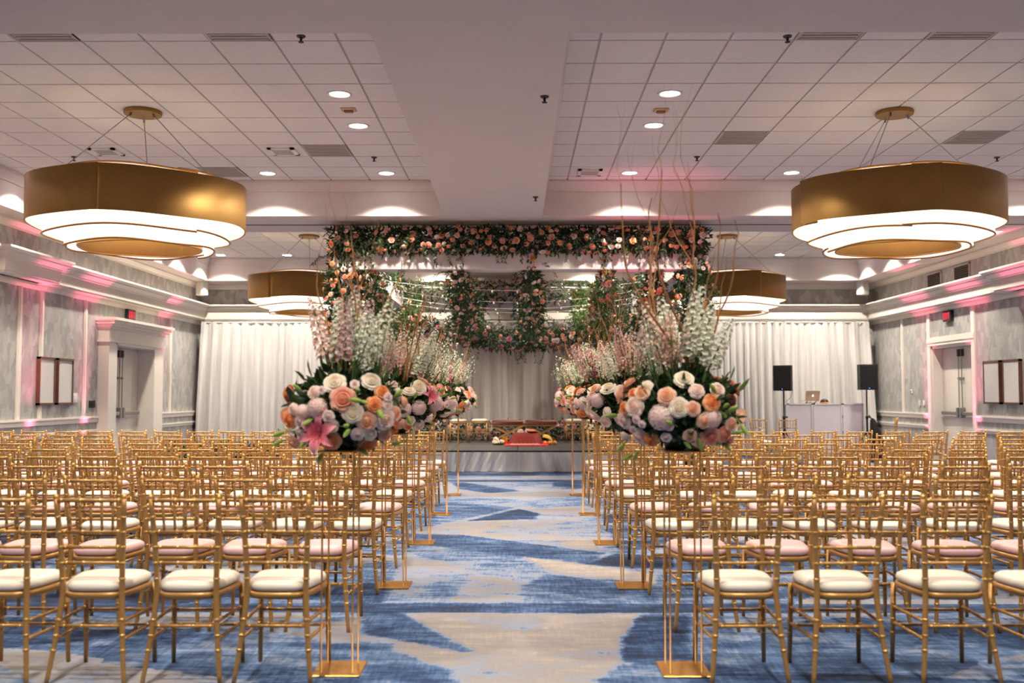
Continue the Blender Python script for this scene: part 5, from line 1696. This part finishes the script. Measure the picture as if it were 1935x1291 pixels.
# ================================================================== music booth
def booth():
    t = thing('booth_facade', 'white folding booth facade with framed fabric panels before right drape', 'booth', (6.5, 21.2, 0))
    xs = [(-0.77, -0.235, 0.03), (-0.225, 0.38, 0.0), (0.40, 0.84, 0.02)]
    for i, (a, b_, off) in enumerate(xs):
        p = MB(); p.box(a + 0.025, b_ - 0.025, off - 0.004, off + 0.004, 0.03, 1.205); p.build('fabric_panel', M['white_panel'], t)
        f = MB()
        f.box(a, a + 0.028, off - 0.018, off + 0.018, 0.0, 1.235); f.box(b_ - 0.028, b_, off - 0.018, off + 0.018, 0.0, 1.235)
        f.box(a, b_, off - 0.018, off + 0.018, 1.205, 1.235); f.box(a, b_, off - 0.018, off + 0.018, 0.0, 0.03)
        f.build('panel_frame', M['white_plastic'], t)
    p = MB(); p.box(-0.74, 0.82, 0.05, 0.55, 1.20, 1.225); p.build('shelf', M['white_plastic'], t)
    for x in (-0.7, 0.78):
        MB().box(x - 0.02, x + 0.02, 0.48, 0.52, 0, 1.2).build('shelf_leg', M['white_plastic'], t)
    for z in (0.35, 0.62, 0.95):
        MB().tube([(0.39, -0.005, z - 0.03), (0.39, -0.005, z + 0.03)], 0.01, 8).build('hinge', M['black'], t)
booth()
t = thing('laptop', 'open tan laptop seen from behind on its stand on the booth', 'laptop', (6.32, 21.45, 1.225), R(8))
MB().rbox(-0.155, 0.155, -0.02, 0.20, 0.058, 0.074, 0.005).build('keyboard_base', M['laptop'], t)
lid = MB().rbox(-0.158, 0.158, -0.006, 0.006, 0.0, 0.215, 0.004).build('screen_lid', M['laptop'], t)
lid.location = (0, -0.02, 0.07); lid.rotation_euler = (R(14), 0, 0)
b = MB(); b.lathe([(0.0, 0.0), (0.016, 0.0), (0.019, 0.001), (0.016, 0.002), (0.0, 0.002)], 16)
b.v = [(x * (1.0 - 0.15 * (y < 0)), -0.0065 - z, 0.105 + y) for x, y, z in b.v]
b.prism([(0.002, 0.127), (0.012, 0.130), (0.010, 0.138), (0.003, 0.134)], -0.0085, -0.0065, 'y')
b.build('lid_emblem', M['laptop_logo'], lid)
b = MB()
for s in (-1, 1): b.tube([(s * 0.1, 0.0, 0.055), (s * 0.1, 0.08, 0.02), (s * 0.1, 0.12, 0.006), (s * 0.1, -0.02, 0.006)], 0.007, 6)
b.tube([(-0.1, 0.08, 0.02), (0.1, 0.08, 0.02)], 0.006, 6)
b.build('stand', M['black'], t)
t = thing('headphone_pouch', 'dark rounded pouch with tan lower edge beside the laptop', 'pouch', (6.58, 21.43, 1.225))
MB().lathe([(0.0, 0.0), (0.085, 0.0), (0.09, 0.03), (0.075, 0.075), (0.04, 0.10), (0.0, 0.108)], 18).build('pouch_body', M['black'], t, True)
MB().lathe([(0.088, 0.012), (0.096, 0.016), (0.096, 0.03), (0.088, 0.034)], 18).build('tan_band', M['orange_fruit'], t, True)

def speaker_set(x, y, z0, rz, where, cable):
    t = thing('speaker_stand', 'black tripod speaker stand ' + where, 'speaker stand', (x, y, 0))
    MB().tube([(0, 0, 0.35), (0, 0, 0.95)], 0.02, 10).build('lower_tube', M['black'], t, True)
    MB().tube([(0, 0, 0.9), (0, 0, z0)], 0.015, 10).build('pole', M['black'], t, True)
    MB().lathe([(0.0, 0.92), (0.03, 0.92), (0.032, 0.98), (0.0, 0.98)], 12).build('collar', M['black'], t, True)
    MB().tube([(0.02, 0, 0.95), (0.075, 0, 0.95)], [0.012, 0.018], 8).build('knob', M['black'], t, True)
    MB().lathe([(0.0, 0.58), (0.035, 0.58), (0.035, 0.66), (0.0, 0.66)], 12).build('hub', M['black'], t, True)
    for k in range(3):
        a = R(200 + 120 * k)
        l_ = MB().tube([(0.03 * math.cos(a), 0.03 * math.sin(a), 0.63), (0.5 * math.cos(a), 0.5 * math.sin(a), 0.014)], 0.013, 8).build('leg', M['black'], t, True)
        MB().tube([(0.02 * math.cos(a), 0.02 * math.sin(a), 0.37), (0.28 * math.cos(a), 0.28 * math.sin(a), 0.31)], 0.008, 6).build('brace', M['black'], t, True)
        MB().lathe([(0.0, 0.0), (0.02, 0.0), (0.018, 0.03), (0.0, 0.035)], 8, (0.5 * math.cos(a), 0.5 * math.sin(a), 0.0)).build('rubber_foot', M['black'], l_)
    t = thing('loudspeaker', 'black loudspeaker with blue light ' + where, 'speaker', (x, y, z0), rz)
    pl = [(-0.185, -0.17), (0.185, -0.17), (0.185, 0.02), (0.11, 0.17), (-0.11, 0.17), (-0.185, 0.02)]
    b = MB(); b.prism(pl, 0.0, 0.53, 'z'); o = b.build('cabinet', M['black'], t); fixnormals(o.data)
    MB().rbox(-0.172, 0.172, -0.182, -0.168, 0.02, 0.51, 0.006).build('speaker_grille', M['grille'], t)
    led = MB().lathe([(0.0, 0.0), (0.006, 0.0), (0.006, 0.004), (0.0, 0.004)], 10).build('power_light', M['led_blue'], t)
    led.rotation_euler = (R(90), 0, 0); led.location = (0.0, -0.181, 0.035)
    if cable:
        t = thing('speaker_cable', 'black cable looping down the left speaker stand', 'cable', (x, y, 0.5))
        MB().tube(catmull([(0.15, 0.12, 1.12), (0.2, 0.06, 1.0), (0.14, 0, 0.86), (0.04, 0, 0.74), (0.025, 0, 0.4), (0.03, 0.0, -0.1)], 5), 0.005, 6).build('cord', M['black'], t, True)
        MB().tube([(0.15, 0.12, 1.10), (0.15, 0.12, 1.16)], 0.01, 8).build('plug', M['black'], t, True)
speaker_set(5.57, 20.9, 1.50, R(-24), 'left of the white booth', True)
speaker_set(7.32, 20.95, 1.52, 0.0, 'right of the white booth', False)
t = thing('gear_bag', 'limp black bag hanging at the foot of the right speaker stand', 'bag', (7.52, 20.9, 0))
rows = []
for z, w, d in ((0.02, 0.15, 0.10), (0.2, 0.17, 0.11), (0.45, 0.15, 0.09), (0.7, 0.10, 0.06), (0.88, 0.05, 0.03), (0.93, 0.01, 0.01)):
    rows.append([(w * math.cos(a) - 0.10 * (z / 0.9) ** 2 + 0.01 * math.sin(5 * a + z * 9), d * math.sin(a), z) for a in np.linspace(0, 2 * PI, 17)[:-1]])
b = MB(); b.grid([[r_[k] for r_ in rows] for k in range(16)], close_u=True); b.f.append(tuple(k * 6 for k in range(16))); b.m.append(0)
o = b.build('bag_body', M['black'], t, True); fixnormals(o.data)
MB().tube([(-0.1, 0, 0.90), (-0.16, 0, 0.95), (-0.17, 0, 1.0)], 0.012, 6).build('strap', M['black'], t)

place_chair(4.92, 20.15, R(184), 'cream', 'gold bamboo-style chair with cream cushion, left of two beside the booth', 'spare chairs by the booth')
place_chair(5.40, 20.0, R(165), 'cream', 'gold bamboo-style chair with cream cushion, right of two beside the booth', 'spare chairs by the booth')
place_chair(7.95, 21.6, R(75), 'cream', 'lone gold bamboo-style chair standing sideways by the right wall', 'spare chairs by the booth')
